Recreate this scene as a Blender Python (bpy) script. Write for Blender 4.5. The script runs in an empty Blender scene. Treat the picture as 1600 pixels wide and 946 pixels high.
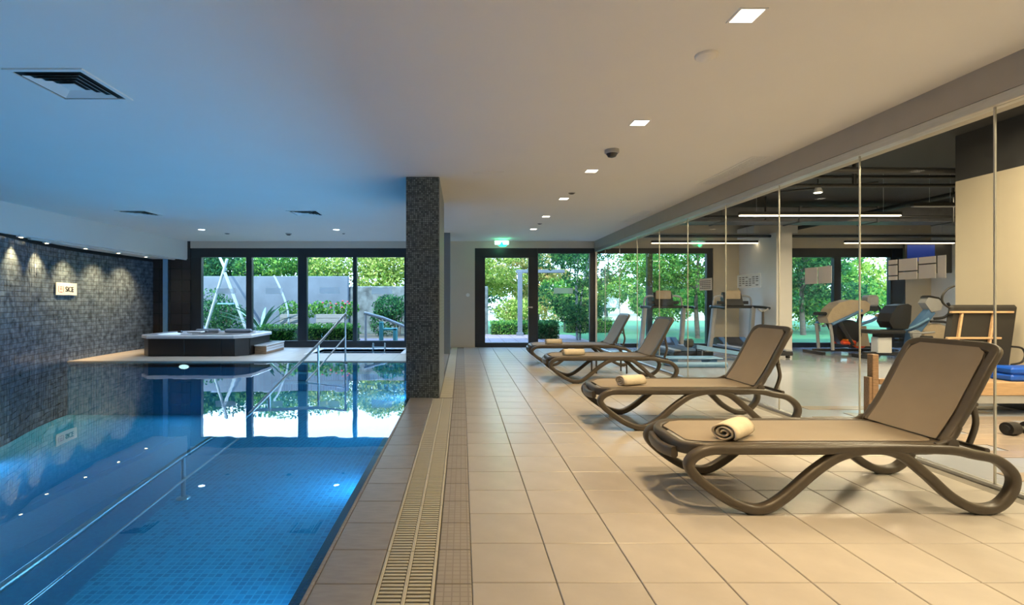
import bpy, math, random
from math import sin, cos, pi, radians as R
from mathutils import Vector as V, Matrix
random.seed(7)
sc = bpy.context.scene
C = sc.collection
HC = 2.84      # pool hall ceiling height
YB = 13.7      # inside face of the garden facade
XG = 3.58      # plane of the gym glass wall

# ---------------------------------------------------------------- camera
cam = bpy.data.cameras.new('camera'); co = bpy.data.objects.new('camera', cam); C.objects.link(co)
cam.sensor_width = 36; cam.lens = 18.0; cam.shift_x = -78/1600 * -1; cam.shift_y = -3/1600
cam.clip_end = 400
co.location = (0, 0, 1.25); co.rotation_euler = (pi/2, 0, 0)
sc.camera = co
# ---------------------------------------------------------------- world, sun, exposure
w = bpy.data.worlds.new('sky'); sc.world = w; w.use_nodes = True
nt = w.node_tree; nt.nodes.clear()
bg = nt.nodes.new('ShaderNodeBackground'); ow = nt.nodes.new('ShaderNodeOutputWorld')
tc = nt.nodes.new('ShaderNodeTexCoord'); sp = nt.nodes.new('ShaderNodeSeparateXYZ'); rp = nt.nodes.new('ShaderNodeValToRGB')
nt.links.new(tc.outputs['Generated'], sp.inputs[0]); nt.links.new(sp.outputs['Z'], rp.inputs[0])
rp.color_ramp.elements[0].position = 0.0; rp.color_ramp.elements[0].color = (.74, .87, 1, 1)
rp.color_ramp.elements[1].position = 0.8; rp.color_ramp.elements[1].color = (.34, .56, 1, 1)
nt.links.new(rp.outputs[0], bg.inputs['Color']); bg.inputs['Strength'].default_value = 7.5
nt.links.new(bg.outputs[0], ow.inputs[0])
sc.view_settings.view_transform = 'Standard'; sc.view_settings.look = 'None'
sc.view_settings.exposure = 0.0; sc.view_settings.gamma = 1.0; sc.view_settings.use_curve_mapping = False
sc.cycles.use_denoising = True
sc.cycles.max_bounces = 8; sc.cycles.diffuse_bounces = 5; sc.cycles.glossy_bounces = 4
sc.cycles.transparent_max_bounces = 16; sc.cycles.caustics_reflective = False; sc.cycles.caustics_refractive = False
sc.cycles.sample_clamp_indirect = 6.0

def lamp(kind, name, loc, power, color, size=.1, aim=None, spot=100, blend=.6, sy=None):
    l = bpy.data.lights.new(name, kind); l.energy = power; l.color = color
    if kind == 'AREA':
        l.size = size
        if sy: l.shape = 'RECTANGLE'; l.size_y = sy
    elif kind == 'SPOT': l.shadow_soft_size = size; l.spot_size = R(spot); l.spot_blend = blend
    elif kind == 'POINT': l.shadow_soft_size = size
    elif kind == 'SUN': l.angle = size
    o = bpy.data.objects.new(name, l); C.objects.link(o); o.location = loc
    if aim is not None: o.rotation_euler = (V(aim)-V(loc)).to_track_quat('-Z', 'Y').to_euler()
    return o
lamp('SUN', 'sun', (0, -5, 30), 7.5, (1, .95, .86), .01, aim=(9, 20, 0))
WARM = (1, .70, .36); COOL = (.8, .9, 1); POOL = (.24, .60, 1.0)
DL_Y = [-2.25, -.55, 1.15, 2.85, 4.57, 6.27, 7.97, 9.67, 11.37]
DL_W = [225, 220, 210, 200, 190, 170, 120, 80, 50]
# ---------------------------------------------------------------- materials
def N(nt, t, **kw):
    n = nt.nodes.new(t)
    for k, v in kw.items():
        if k in n.inputs: n.inputs[k].default_value = v
        else: setattr(n, k, v)
    return n
def ramp(nt, src, stops):
    r = nt.nodes.new('ShaderNodeValToRGB'); e = r.color_ramp.elements
    while len(e) < len(stops): e.new(.5)
    for i, (p, c) in enumerate(stops): e[i].position = p; e[i].color = (*c, 1)
    nt.links.new(src, r.inputs[0]); return r.outputs[0]
def base(name):
    m = bpy.data.materials.new(name); m.use_nodes = True
    return m, m.node_tree, m.node_tree.nodes['Principled BSDF']
def mat(name, col, rough=.5, metal=0, var=.06, scale=8, bump=.0, bscale=40, coords='Object', rnd=0, spec=.5, stretch=(1, 1, 1), coat=0):
    m, nt, b = base(name)
    tc = N(nt, 'ShaderNodeTexCoord'); mp = N(nt, 'ShaderNodeMapping'); mp.inputs['Scale'].default_value = stretch
    nt.links.new(tc.outputs[coords], mp.inputs[0])
    no = N(nt, 'ShaderNodeTexNoise', Scale=scale, Detail=5.0)
    nt.links.new(mp.outputs[0], no.inputs['Vector'])
    c1 = [min(1, max(0, x*(1-var))) for x in col]; c2 = [min(1, x*(1+var)) for x in col]
    out = ramp(nt, no.outputs['Fac'], [(.3, c1), (.7, c2)])
    if rnd:
        oi = N(nt, 'ShaderNodeObjectInfo'); mr = N(nt, 'ShaderNodeMapRange'); mr.inputs['To Min'].default_value = 1-rnd; mr.inputs['To Max'].default_value = 1+rnd
        nt.links.new(oi.outputs['Random'], mr.inputs['Value'])
        mx = N(nt, 'ShaderNodeVectorMath', operation='SCALE'); nt.links.new(out, mx.inputs[0]); nt.links.new(mr.outputs[0], mx.inputs['Scale']); out = mx.outputs[0]
    nt.links.new(out, b.inputs['Base Color'])
    b.inputs['Roughness'].default_value = rough; b.inputs['Metallic'].default_value = metal
    b.inputs['Specular IOR Level'].default_value = spec; b.inputs['Coat Weight'].default_value = coat
    if bump:
        n2 = N(nt, 'ShaderNodeTexNoise', Scale=bscale, Detail=3.0); nt.links.new(mp.outputs[0], n2.inputs['Vector'])
        bp = N(nt, 'ShaderNodeBump', Strength=bump, Distance=.01); nt.links.new(n2.outputs['Fac'], bp.inputs['Height']); nt.links.new(bp.outputs[0], b.inputs['Normal'])
    return m
def emit(name, col, s):
    m, nt, b = base(name); b.inputs['Base Color'].default_value = (*col, 1)
    b.inputs['Emission Color'].default_value = (*col, 1); b.inputs['Emission Strength'].default_value = s
    return m
def schlick(nt, f0, normal=None):
    g = N(nt, 'ShaderNodeNewGeometry'); d = N(nt, 'ShaderNodeVectorMath', operation='DOT_PRODUCT')
    nt.links.new(g.outputs['Incoming'], d.inputs[0]); nt.links.new(normal or g.outputs['Normal'], d.inputs[1])
    a = N(nt, 'ShaderNodeMath', operation='ABSOLUTE'); nt.links.new(d.outputs['Value'], a.inputs[0])
    s = N(nt, 'ShaderNodeMath', operation='SUBTRACT'); s.inputs[0].default_value = 1; nt.links.new(a.outputs[0], s.inputs[1]); s.use_clamp = True
    p = N(nt, 'ShaderNodeMath', operation='POWER'); nt.links.new(s.outputs[0], p.inputs[0]); p.inputs[1].default_value = 5
    m = N(nt, 'ShaderNodeMath', operation='MULTIPLY_ADD'); nt.links.new(p.outputs[0], m.inputs[0]); m.inputs[1].default_value = 1-f0; m.inputs[2].default_value = f0
    return m.outputs[0]
def glassy(name, tint, f0, rough=0.0, wave=None, gain=1.0):
    m, nt, b = base(name); nt.nodes.remove(b); out = nt.nodes['Material Output']
    tr = N(nt, 'ShaderNodeBsdfTransparent'); tr.inputs[0].default_value = (*tint, 1)
    gl = N(nt, 'ShaderNodeBsdfGlossy'); gl.inputs['Roughness'].default_value = rough
    nrm = None
    if wave:
        tc = N(nt, 'ShaderNodeTexCoord'); mp = N(nt, 'ShaderNodeMapping'); nt.links.new(tc.outputs['Object'], mp.inputs[0]); mp.inputs['Scale'].default_value = (1, .6, 1)
        n1 = N(nt, 'ShaderNodeTexNoise', Scale=wave[0], Detail=2.0); nt.links.new(mp.outputs[0], n1.inputs['Vector'])
        bp = N(nt, 'ShaderNodeBump', Strength=wave[1], Distance=wave[2]); nt.links.new(n1.outputs['Fac'], bp.inputs['Height'])
        nt.links.new(bp.outputs[0], gl.inputs['Normal']); nrm = bp.outputs[0]
    f = schlick(nt, f0, nrm)
    if gain != 1:
        g = N(nt, 'ShaderNodeMath', operation='MULTIPLY'); nt.links.new(f, g.inputs[0]); g.inputs[1].default_value = gain; g.use_clamp = True; f = g.outputs[0]
    mx = N(nt, 'ShaderNodeMixShader'); nt.links.new(f, mx.inputs[0]); nt.links.new(tr.outputs[0], mx.inputs[1]); nt.links.new(gl.outputs[0], mx.inputs[2])
    nt.links.new(mx.outputs[0], out.inputs[0]); return m
def mosaic(name, c1, c2, grout, size, rough=.25, coords='Object', rot=None, bump=.4, var=1.0, gap=.08):
    m, nt, b = base(name)
    tc = N(nt, 'ShaderNodeTexCoord'); mp = N(nt, 'ShaderNodeMapping'); nt.links.new(tc.outputs[coords], mp.inputs[0])
    if rot: mp.inputs['Rotation'].default_value = rot
    br = N(nt, 'ShaderNodeTexBrick'); nt.links.new(mp.outputs[0], br.inputs['Vector'])
    br.offset = 0; br.inputs['Scale'].default_value = 1.0; br.inputs['Brick Width'].default_value = size; br.inputs['Row Height'].default_value = size
    br.inputs['Mortar Size'].default_value = size*gap; br.inputs['Mortar Smooth'].default_value = .1
    br.inputs['Color1'].default_value = (*c1, 1); br.inputs['Color2'].default_value = (*c2, 1); br.inputs['Mortar'].default_value = (*grout, 1)
    nt.links.new(br.outputs['Color'], b.inputs['Base Color']); b.inputs['Roughness'].default_value = rough
    if bump:
        bp = N(nt, 'ShaderNodeBump', Strength=bump, Distance=.004); bp.invert = True
        nt.links.new(br.outputs['Fac'], bp.inputs['Height']); nt.links.new(bp.outputs[0], b.inputs['Normal'])
    return m
def leafmat(name, c1, c2, c3, trans=.45):
    m, nt, b = base(name); nt.nodes.remove(b); out = nt.nodes['Material Output']
    g = N(nt, 'ShaderNodeNewGeometry')
    col = ramp(nt, g.outputs['Random Per Island'], [(0, c1), (.55, c2), (1, c3)])
    d = N(nt, 'ShaderNodeBsdfDiffuse'); t = N(nt, 'ShaderNodeBsdfTranslucent'); mx = N(nt, 'ShaderNodeMixShader'); mx.inputs[0].default_value = trans
    nt.links.new(col, d.inputs[0]); nt.links.new(col, t.inputs[0]); nt.links.new(d.outputs[0], mx.inputs[1]); nt.links.new(t.outputs[0], mx.inputs[2])
    nt.links.new(mx.outputs[0], out.inputs[0]); return m

M = dict(
 ceil=mat('ceiling_paint', (.84, .82, .78), .8, var=.01, scale=1.5),
 wall=mat('beige_wall_paint', (.58, .53, .46), .75, var=.02, scale=2),
 beam=mat('grey_beige_paint', (.42, .38, .33), .6, var=.02),
 white=mat('white_paint', (.8, .8, .8), .5, var=.02),
 frame=mat('anthracite_aluminium', (.016, .022, .030), .35, .0, var=.15, scale=3),
 alu=mat('brushed_aluminium', (.55, .56, .57), .35, .9, stretch=(1, 1, 8)),
 steel=mat('polished_stainless_steel', (.42, .43, .45), .28, 1.0, var=.05),
 tile=mat('beige_porcelain_tile', (.47, .43, .38), .30, var=.07, scale=5, rnd=.05, bump=.03, bscale=30),
 dtile=mat('tan_deck_tile', (.35, .31, .265), .33, var=.1, scale=9, rnd=.07, bump=.05, bscale=40, stretch=(1, 4, 1)),
 grout=mat('grey_grout', (.22, .20, .17), .9, var=.1),
 btile=None,
 grate=mat('cream_plastic_grating', (.60, .55, .42), .5, var=.05),
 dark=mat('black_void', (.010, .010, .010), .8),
 wicker=mat('taupe_resin_frame', (.082, .067, .050), .36, var=.1, scale=20, bump=.02),
 sling=mat('taupe_mesh_fabric', (.30, .25, .19), .65, var=.05, scale=4, bump=.25, bscale=500),
 rubber=mat('black_rubber', (.014, .013, .013), .6, var=.2),
 towel=mat('cream_terry_towel', (.82, .72, .55), .95, var=.05, scale=30, bump=.6, bscale=350),
 gymwall=mat('cream_gym_wall_paint', (.60, .52, .38), .7, var=.02),
 gymwhite=mat('white_gym_pier_paint', (.80, .77, .72), .7, var=.02),
 blackceil=mat('charcoal_ceiling_paint', (.035, .034, .033), .75, var=.15),
 blackpipe=mat('black_pipe_paint', (.010, .010, .010), .45, var=.2),
 duct=mat('galvanised_duct_metal', (.16, .16, .17), .5, .5, var=.15),
 wood=mat('oiled_beech_wood', (.55, .36, .20), .45, var=.14, scale=5, stretch=(1.5, 12, 12)),
 wood2=mat('dark_brown_wood', (.30, .18, .10), .5, var=.25, scale=5, stretch=(2, 14, 14)),
 plank=mat('greige_vinyl_plank', (.42, .34, .28), .20, var=.10, scale=4, stretch=(1, 9, 1), rnd=.08, coat=.3),
 spa=mat('chocolate_spa_panel', (.014, .010, .009), .35, var=.2, stretch=(20, 1, 1)),
 acryl=mat('white_spa_acrylic', (.70, .72, .75), .15, var=.02),
 cushion=mat('grey_spa_headrest', (.22, .25, .29), .5),
 navy=mosaic('navy_pool_mosaic', (.004, .007, .05), (.006, .012, .07), (.02, .03, .08), .025, .2),
 poolfloor=mosaic('azure_pool_mosaic', (.006, .21, .38), (.016, .34, .55), (.06, .42, .60), .045, .65, bump=.6, gap=.10),
 poolwall=mosaic('azure_pool_wall_mosaic', (.008, .24, .44), (.012, .30, .50), (.02, .25, .42), .033, .65),
 colmos=mosaic('slate_green_mosaic', (.055, .072, .075), (.25, .29, .285), (.035, .042, .040), .024, .3, rot=(pi/2, 0, 0), bump=.8, gap=.12),
 colside=mosaic('pale_blue_grey_cladding', (.26, .30, .34), (.30, .34, .38), (.2, .23, .26), .05, .5, rot=(0, pi/2, 0), bump=.2),
 walltile=mat('slate_blue_glass_mosaic', (.10, .135, .185), .26, var=.55, scale=9, bump=.1, bscale=60),
 walltilebase=mat('dark_mosaic_grout', (.006, .008, .012), .8),
 panel=mosaic('dark_brown_wall_tile', (.035, .030, .032), (.045, .040, .042), (.015, .013, .014), .3, .25, rot=(pi/2, 0, 0), bump=.3, gap=.02),
 bluepil=mat('pale_blue_pilaster_paint', (.20, .45, .75), .5),
 water=glassy('pool_water', (.62, .90, .98), .03, wave=(1.6, .10, .02), gain=1.3),
 glass=glassy('window_glass', (.86, .96, 1.0), .025),
 gglass=glassy('partition_glass', (.96, .98, .97), .015, gain=.4),
 seam=mat('polished_glass_edge', (.62, .60, .54), .25, .3),
 sticker=mat('pale_frosted_film', (.50, .58, .62), .6, var=.12, scale=40, stretch=(1, 1, 3)),
 paper=mat('white_printed_paper', (.75, .73, .68), .8, var=.03),
 ink=mat('black_ink', (.02, .02, .02), .7), redink=mat('dull_red_ink', (.35, .08, .10), .7),
 lens=emit('warm_lamp_lens', (1, .9, .7), 9), coollens=emit('cool_lamp_lens', (.85, .93, 1), 9),
 tubelens=emit('warm_white_light_diffuser', (1, .80, .52), 6.0),
 poolglow=emit('pool_reflection_glow', (.9, 1, .9), 4.0), steplens=emit('amber_spot_lens', (1, .85, .5), 14),
 exitw=emit('exit_sign_white', (.6, 1, .8), 5), exitg=emit('exit_sign_green', (.02, .9, .35), 3),
 grey=mat('light_grey_machine_plastic', (.40, .40, .40), .4), dgrey=mat('charcoal_machine_plastic', (.03, .03, .032), .4),
 mblue=mat('steel_blue_machine_paint', (.10, .22, .42), .35), lblue=mat('pale_blue_bench_vinyl', (.17, .34, .54), .35),
 blue=mat('bright_blue_vinyl_mat', (.005, .10, .62), .5), cover=mat('beige_cotton_cover', (.50, .40, .28), .9, bump=.6, bscale=25),
 red=mat('red_orange_plastic', (.75, .08, .02), .4), orange=mat('orange_plastic', (.8, .30, .03), .4),
 screen=emit('blue_lit_screen', (.01, .04, .30), .25), blackpad=mat('black_leatherette', (.018, .017, .017), .45, bump=.1),
 grass=mat('green_lawn_grass', (.045, .16, .05), .9, var=.3, scale=30, bump=.5, bscale=120),
 earth=mat('planting_bed_earth', (.10, .08, .05), .95, var=.3, bump=.5),
 path=mat('pinkish_stone_paving', (.24, .17, .17), .8, var=.1), field=mat('pale_dry_field', (.30, .28, .17), .9, var=.25, scale=.6),
 gwall=mat('grey_blue_rendered_garden_wall', (.115, .135, .155), .8, var=.12, scale=2), stone=mat('rough_grey_stone_wall', (.12, .13, .12), .9, var=.5, scale=4, bump=.6, bscale=8),
 bark=mat('grey_brown_bark', (.10, .075, .055), .9, var=.4, scale=12, bump=.6), birch=mat('pale_birch_bark', (.24, .25, .26), .8, var=.35, scale=10, stretch=(1, 1, 4)),
 wplank=mat('weathered_pale_timber', (.26, .25, .23), .8, var=.15, stretch=(1, 8, 8)), teal=mat('teal_painted_wood', (.06, .28, .28), .6),
 swing=mat('white_painted_tube', (.34, .38, .38), .5), agave=mat('blue_green_agave_leaf', (.18, .32, .24), .5, var=.2),
 flower=mat('pink_red_petals', (.75, .10, .14), .6),
 leafd=leafmat('dark_green_leaves', (.010, .045, .022), (.03, .12, .05), (.10, .26, .07)),
 leafm=leafmat('mid_green_leaves', (.02, .09, .025), (.09, .28, .05), (.34, .52, .10)),
 leafy=leafmat('yellow_green_leaves', (.07, .18, .03), (.34, .46, .08), (.75, .72, .22)),
 leafo=leafmat('autumn_tinted_leaves', (.10, .20, .05), (.45, .48, .14), (.85, .50, .22)),
)
m_, nt_, b_ = base('frosted_window_film')
_n = N(nt_, 'ShaderNodeTexNoise', Scale=60.0); _a = N(nt_, 'ShaderNodeMapRange'); _a.inputs['To Min'].default_value = .2; _a.inputs['To Max'].default_value = .5
nt_.links.new(_n.outputs['Fac'], _a.inputs['Value']); nt_.links.new(_a.outputs[0], b_.inputs['Alpha']); b_.inputs['Base Color'].default_value = (.75, .82, .86, 1); b_.inputs['Roughness'].default_value = .6
M['sticker'] = m_
M['btile'] = mosaic('brown_pebble_tile', (.35, .31, .26), (.39, .345, .29), (.29, .25, .21), .035, .5, bump=.5)
M['farpave'] = mosaic('beige_deck_paving', (.56, .50, .43), (.60, .54, .46), (.36, .32, .27), .367, .35, bump=.15, gap=.015)
M['gfloor'] = mosaic('grey_vinyl_floor', (.36, .39, .45), (.40, .42, .48), (.30, .31, .35), .6, .13, bump=.05, gap=.006)
M['tilebase'] = M['grout']

# ---------------------------------------------------------------- mesh helpers
class MB:
    def __init__(s): s.v = []; s.f = []; s.sm = []
    def add(s, vs, fs, smooth=False):
        o = len(s.v); s.v += [tuple(x) for x in vs]; s.f += [tuple(i+o for i in f) for f in fs]; s.sm += [smooth]*len(fs); return s
    def box(s, x0, x1, y0, y1, z0, z1, b=0):
        if x0 > x1: x0, x1 = x1, x0
        if y0 > y1: y0, y1 = y1, y0
        if z0 > z1: z0, z1 = z1, z0
        b = min(b, (x1-x0)*.45, (y1-y0)*.45, (z1-z0)*.45)
        if b <= 0:
            vs = [(x, y, z) for z in (z0, z1) for y in (y0, y1) for x in (x0, x1)]
            return s.add(vs, [(0, 2, 3, 1), (4, 5, 7, 6), (0, 1, 5, 4), (1, 3, 7, 5), (3, 2, 6, 7), (2, 0, 4, 6)])
        # chamfered box: 24 verts
        vs = []; idx = {}
        X = (x0, x1); Y = (y0, y1); Z = (z0, z1)
        for i in (0, 1):
            for j in (0, 1):
                for k in (0, 1):
                    sx = b if i == 0 else -b; sy = b if j == 0 else -b; sz = b if k == 0 else -b
                    for ax in range(3):
                        p = [X[i]+sx, Y[j]+sy, Z[k]+sz]; p[ax] = (X[i], Y[j], Z[k])[ax]
                        idx[(i, j, k, ax)] = len(vs); vs.append(tuple(p))
        fs = []
        def q(*k): fs.append(tuple(idx[a] for a in k))
        q((0,0,0,0),(0,0,1,0),(0,1,1,0),(0,1,0,0)); q((1,0,0,0),(1,1,0,0),(1,1,1,0),(1,0,1,0))
        q((0,0,0,1),(1,0,0,1),(1,0,1,1),(0,0,1,1)); q((0,1,0,1),(0,1,1,1),(1,1,1,1),(1,1,0,1))
        q((0,0,0,2),(0,1,0,2),(1,1,0,2),(1,0,0,2)); q((0,0,1,2),(1,0,1,2),(1,1,1,2),(0,1,1,2))
        for i in (0, 1):
            for j in (0, 1): q((i,j,0,0),(i,j,0,1),(i,j,1,1),(i,j,1,0))
            for k in (0, 1): q((i,0,k,0),(i,0,k,2),(i,1,k,2),(i,1,k,0))
        for j in (0, 1):
            for k in (0, 1): q((0,j,k,1),(0,j,k,2),(1,j,k,2),(1,j,k,1))
        for i in (0, 1):
            for j in (0, 1):
                for k in (0, 1): q((i,j,k,0),(i,j,k,1),(i,j,k,2))
        return s.add(vs, fs)
    def prism(s, pts, z0, z1, axis='z', smooth=False):
        n = len(pts)
        def P(a, b, h): return {'z': (a, b, h), 'y': (a, h, b), 'x': (h, a, b)}[axis]
        vs = [P(a, b, z0) for a, b in pts] + [P(a, b, z1) for a, b in pts]
        s.add(vs, [tuple(range(n))[::-1], tuple(range(n, 2*n))])
        return s.add(vs, [(i, (i+1) % n, n+(i+1) % n, n+i) for i in range(n)], smooth)
    def cyl(s, a, b, r, r2=None, n=12, caps=True):
        return s.tube([a, b], [r, r if r2 is None else r2], n, caps=caps)
    def tube(s, path, r, n=8, closed=False, bi=None, prof=None, caps=True, smooth=True):
        path = [V(p) for p in path]; m = len(path)
        rs = r if isinstance(r, (list, tuple)) else [r]*m
        if prof is None: prof = [(cos(2*pi*k/n), sin(2*pi*k/n)) for k in range(n)]
        n = len(prof); vs = []; up = None
        for i, p in enumerate(path):
            if closed: t = (path[(i+1) % m]-path[i-1])
            else: t = path[min(i+1, m-1)]-path[max(i-1, 0)]
            t.normalize()
            if bi is not None:
                b = V(bi); u = b.cross(t).normalized()
            else:
                if up is None:
                    up = V((0, 0, 1)) if abs(t.z) < .9 else V((1, 0, 0))
                u = (up - t*up.dot(t)).normalized(); up = u; b = t.cross(u)
            for a, c in prof: vs.append(p + u*(a*rs[i]) + b*(c*rs[i]))
        fs = []
        for i in range(m if closed else m-1):
            j = (i+1) % m
            for k in range(n):
                l = (k+1) % n; fs.append((i*n+k, i*n+l, j*n+l, j*n+k))
        s.add(vs, fs, smooth)
        if caps and not closed:
            s.add(vs[:n], [tuple(range(n))[::-1]]); s.add(vs[-n:], [tuple(range(n))])
        return s
    def lathe(s, prof, n=16, loc=(0, 0, 0)):
        vs = []; m = len(prof)
        for r, z in prof:
            for k in range(n): vs.append((loc[0]+r*cos(2*pi*k/n), loc[1]+r*sin(2*pi*k/n), loc[2]+z))
        fs = [(i*n+k, i*n+(k+1) % n, (i+1)*n+(k+1) % n, (i+1)*n+k) for i in range(m-1) for k in range(n)]
        s.add(vs, fs, True)
        s.add(vs[:n], [tuple(range(n))[::-1]]); s.add(vs[-n:], [tuple(range(n))]); return s
    def xf(s, mt, start=0):
        for i in range(start, len(s.v)): s.v[i] = tuple(mt @ V(s.v[i]))
        return s
    def build(s, name, m, parent=None, loc=None):
        me = bpy.data.meshes.new(name); me.from_pydata(s.v, [], s.f); me.update()
        me.polygons.foreach_set('use_smooth', s.sm); me.materials.append(M[m] if isinstance(m, str) else m)
        o = bpy.data.objects.new(name, me); C.objects.link(o); o.parent = parent
        if loc: o.location = loc
        return o
def tag(o, label=None, cat=None, group=None, kind=None):
    if label: o['label'] = label
    if cat: o['category'] = cat
    if group: o['group'] = group
    if kind: o['kind'] = kind
    return o
def thing(name, label, cat, loc=(0, 0, 0), rz=0, group=None):
    o = bpy.data.objects.new(name, None); C.objects.link(o); o.location = loc; o.rotation_euler = (0, 0, rz)
    o.empty_display_size = .1
    return tag(o, label, cat, group)
def struct(name, mb, m, parent=None, label=None):
    o = mb.build(name, m, parent)
    return tag(o, label, None, None, 'structure')
def B(*a, **k): return MB().box(*a, **k)
kids = {}
def dup(root, loc, rz=None, label=None, group=None):
    r = root.copy(); C.objects.link(r); r.location = loc
    if rz is not None: r.rotation_euler = (0, 0, rz)
    if label: r['label'] = label
    if group: r['group'] = group
    for ch in list(root.children):
        c = ch.copy(); C.objects.link(c); c.parent = r
        for g in list(ch.children):
            d = g.copy(); C.objects.link(d); d.parent = c
    return r
def crom(pts, k=6, closed=False):
    pts = [V(p) for p in pts]; n = len(pts); out = []
    for i in range(n if closed else n-1):
        g = (lambda j: pts[j % n]) if closed else (lambda j: pts[max(0, min(n-1, j))])
        p0, p1, p2, p3 = g(i-1), g(i), g(i+1), g(i+2)
        for q in range(k):
            t = q/k
            out.append(.5*((2*p1)+(p2-p0)*t+(2*p0-5*p1+4*p2-p3)*t*t+(3*p1-p0-3*p2+p3)*t**3))
    if not closed: out.append(pts[-1])
    return out
def rprof(a, b, r=.35, n=3):      # rounded rectangle profile, half sizes a (in plane) and b
    out = []; rr = min(a, b)*r*2*.9
    for cx, cy, st in ((a-rr, b-rr, 0), (-a+rr, b-rr, 1), (-a+rr, -b+rr, 2), (a-rr, -b+rr, 3)):
        for k in range(n+1):
            t = pi/2*(st + k/n); out.append((cx+rr*cos(t), cy+rr*sin(t)))
    return out

# ================================================================ STRUCTURE
# ---- pool hall shell
cb = MB(); cb.box(-9.4, XG+.02, -3.6, YB+.02, HC, HC+.25)
ceiling = struct('ceiling', cb, 'ceil', label='white painted ceiling over pool and deck')
struct('trim_1', B(-9.4, -7.35, -3.6, YB, 2.36, HC+.0), 'ceil', label='dropped white soffit along the tiled wall')
struct('trim_2', B(3.54, 3.92, -3.6, YB, 2.62, HC+.6), 'beam', label='grey beige beam over the glass partition')
struct('trim_3', B(3.545, 3.64, -3.6, YB, 2.55, 2.62, b=.004), 'alu', label='aluminium head track of the glass partition')
# rear closing walls
struct('wall_rear', B(-9.4, 13, -3.8, -3.6, -1.3, 3.5), 'wall')
# garden facade wall pieces (Y = YB .. YB+.3)
def fac(x0, x1, z0, z1, m='wall', y0=YB, y1=YB+.3): return B(x0, x1, y0, y1, z0, z1), m
wf = MB()
for x0, x1, z0, z1 in [(-7.27, 3.54, 2.654, 3.5), (-1.35, .342, -.1, 2.654)]: wf.box(x0, x1, YB, YB+.3, z0, z1)
struct('wall_front', wf, 'wall', label='beige wall around the garden windows')
wl = MB(); wl.box(-9.4, -7.27, YB, YB+.3, -.1, 3.5)
wlo = struct('wall_front_panel', wl, 'panel', label='dark tiled wall beside the pool windows')
B(-7.98, -7.87, YB-.05, YB, 0, 2.36).build('pilaster', 'bluepil', wlo)
struct('baseboard_front', B(-1.35, .342, YB-.012, YB, 0, .07), 'wall')
gf = MB()
for x0, x1, z0, z1 in [(3.54, 13, 2.654, 3.5), (6.72, 8.80, -.1, 2.654), (11.87, 13, -.1, 2.654)]: gf.box(x0, x1, YB, YB+.3, z0, z1)
struct('wall_gym_front', gf, 'gymwall', label='cream gym wall around the garden windows')
struct('wall_gym_right', B(12.55, 12.8, 6.85, YB, 0, 3.5), 'gymwhite')
g2 = MB(); g2.box(6.6, 12.8, -3.6, 6.85, 0, 2.84)
struct('wall_gym_side', g2, 'gymwall', label='large cream wall block at the right of the gym')
struct('trim_4', B(6.6, 12.8, -3.6, 6.85, 2.84, 3.5), 'blackceil', label='black bulkhead above cream gym wall')
struct('wall_gym_pier', B(7.41, 7.78, 12.07, YB, 0, 2.86), 'gymwhite', label='white pier projecting between gym windows')
struct('ceiling_gym', B(3.54, 13, -3.6, YB+.3, 3.45, 3.65), 'blackceil')
# ---- curved mosaic wall
cpts = [(-6.5, -3.6), (-6.8, 2.0), (-6.95, 5.5), (-7.1, 7.2), (-7.42, 8.3), (-7.82, 9.35), (-8.09, 10.4), (-8.22, 11.5), (-8.27, 12.6), (-8.27, YB)]
curve = crom([(x, y, 0) for x, y in cpts], 10)
L = [0]
for a, b in zip(curve, curve[1:]): L.append(L[-1]+(b-a).length)
def onwall(s):
    for i in range(len(L)-1):
        if s <= L[i+1] or i == len(L)-2:
            t = (s-L[i])/(L[i+1]-L[i]); p = curve[i].lerp(curve[i+1], t); d = (curve[i+1]-curve[i]).normalized(); return p, d
wm = MB(); n = len(curve)
vs = []
for p in curve:
    for dx, z in ((0, -1.3), (0, 2.36), (-.6, 2.36), (-.6, -1.3)): vs.append((p.x+dx, p.y, z))
wm.add(vs, [(i*4+k, (i+1)*4+k, (i+1)*4+(k+1) % 4, i*4+(k+1) % 4) for i in range(n-1) for k in range(4)])
wall_left = struct('wall_left', wm, 'walltilebase', label='curved wall clad in slate blue mosaic')
tm = MB(); ts = .088; s0 = 8.5
s = s0; row_n = int(2.36/ts)
while s < L[-1]-ts*.5:
    p, d = onwall(s+ts/2); nrm = V((d.y, -d.x, 0))
    for k in range(-1, row_n):
        z = 2.355-(k+1)*ts - ts/2 if False else ts*(k+.5)+.0
        if z+ts/2 > 2.36: continue
        h = ts*.45; c = p + V((0, 0, z)) + nrm*.004
        tx = random.uniform(-.05, .05); tz = random.uniform(-.05, .05)
        quad = []
        for a, b in ((-1, -1), (1, -1), (1, 1), (-1, 1)):
            quad.append(c + d*(a*h) + V((0, 0, b*h)) + nrm*(.006 + (a*tx+b*tz)*h))
        back = [c + d*(a*h) + V((0, 0, b*h)) - nrm*.003 for a, b in ((-1, -1), (1, -1), (1, 1), (-1, 1))]
        tm.add(quad+back, [(0, 1, 2, 3), (0, 4, 5, 1), (1, 5, 6, 2), (2, 6, 7, 3), (3, 7, 4, 0)])
    s += ts
to = tm.build('mosaic_tile', 'walltile', wall_left); to['kind'] = 'stuff'
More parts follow.
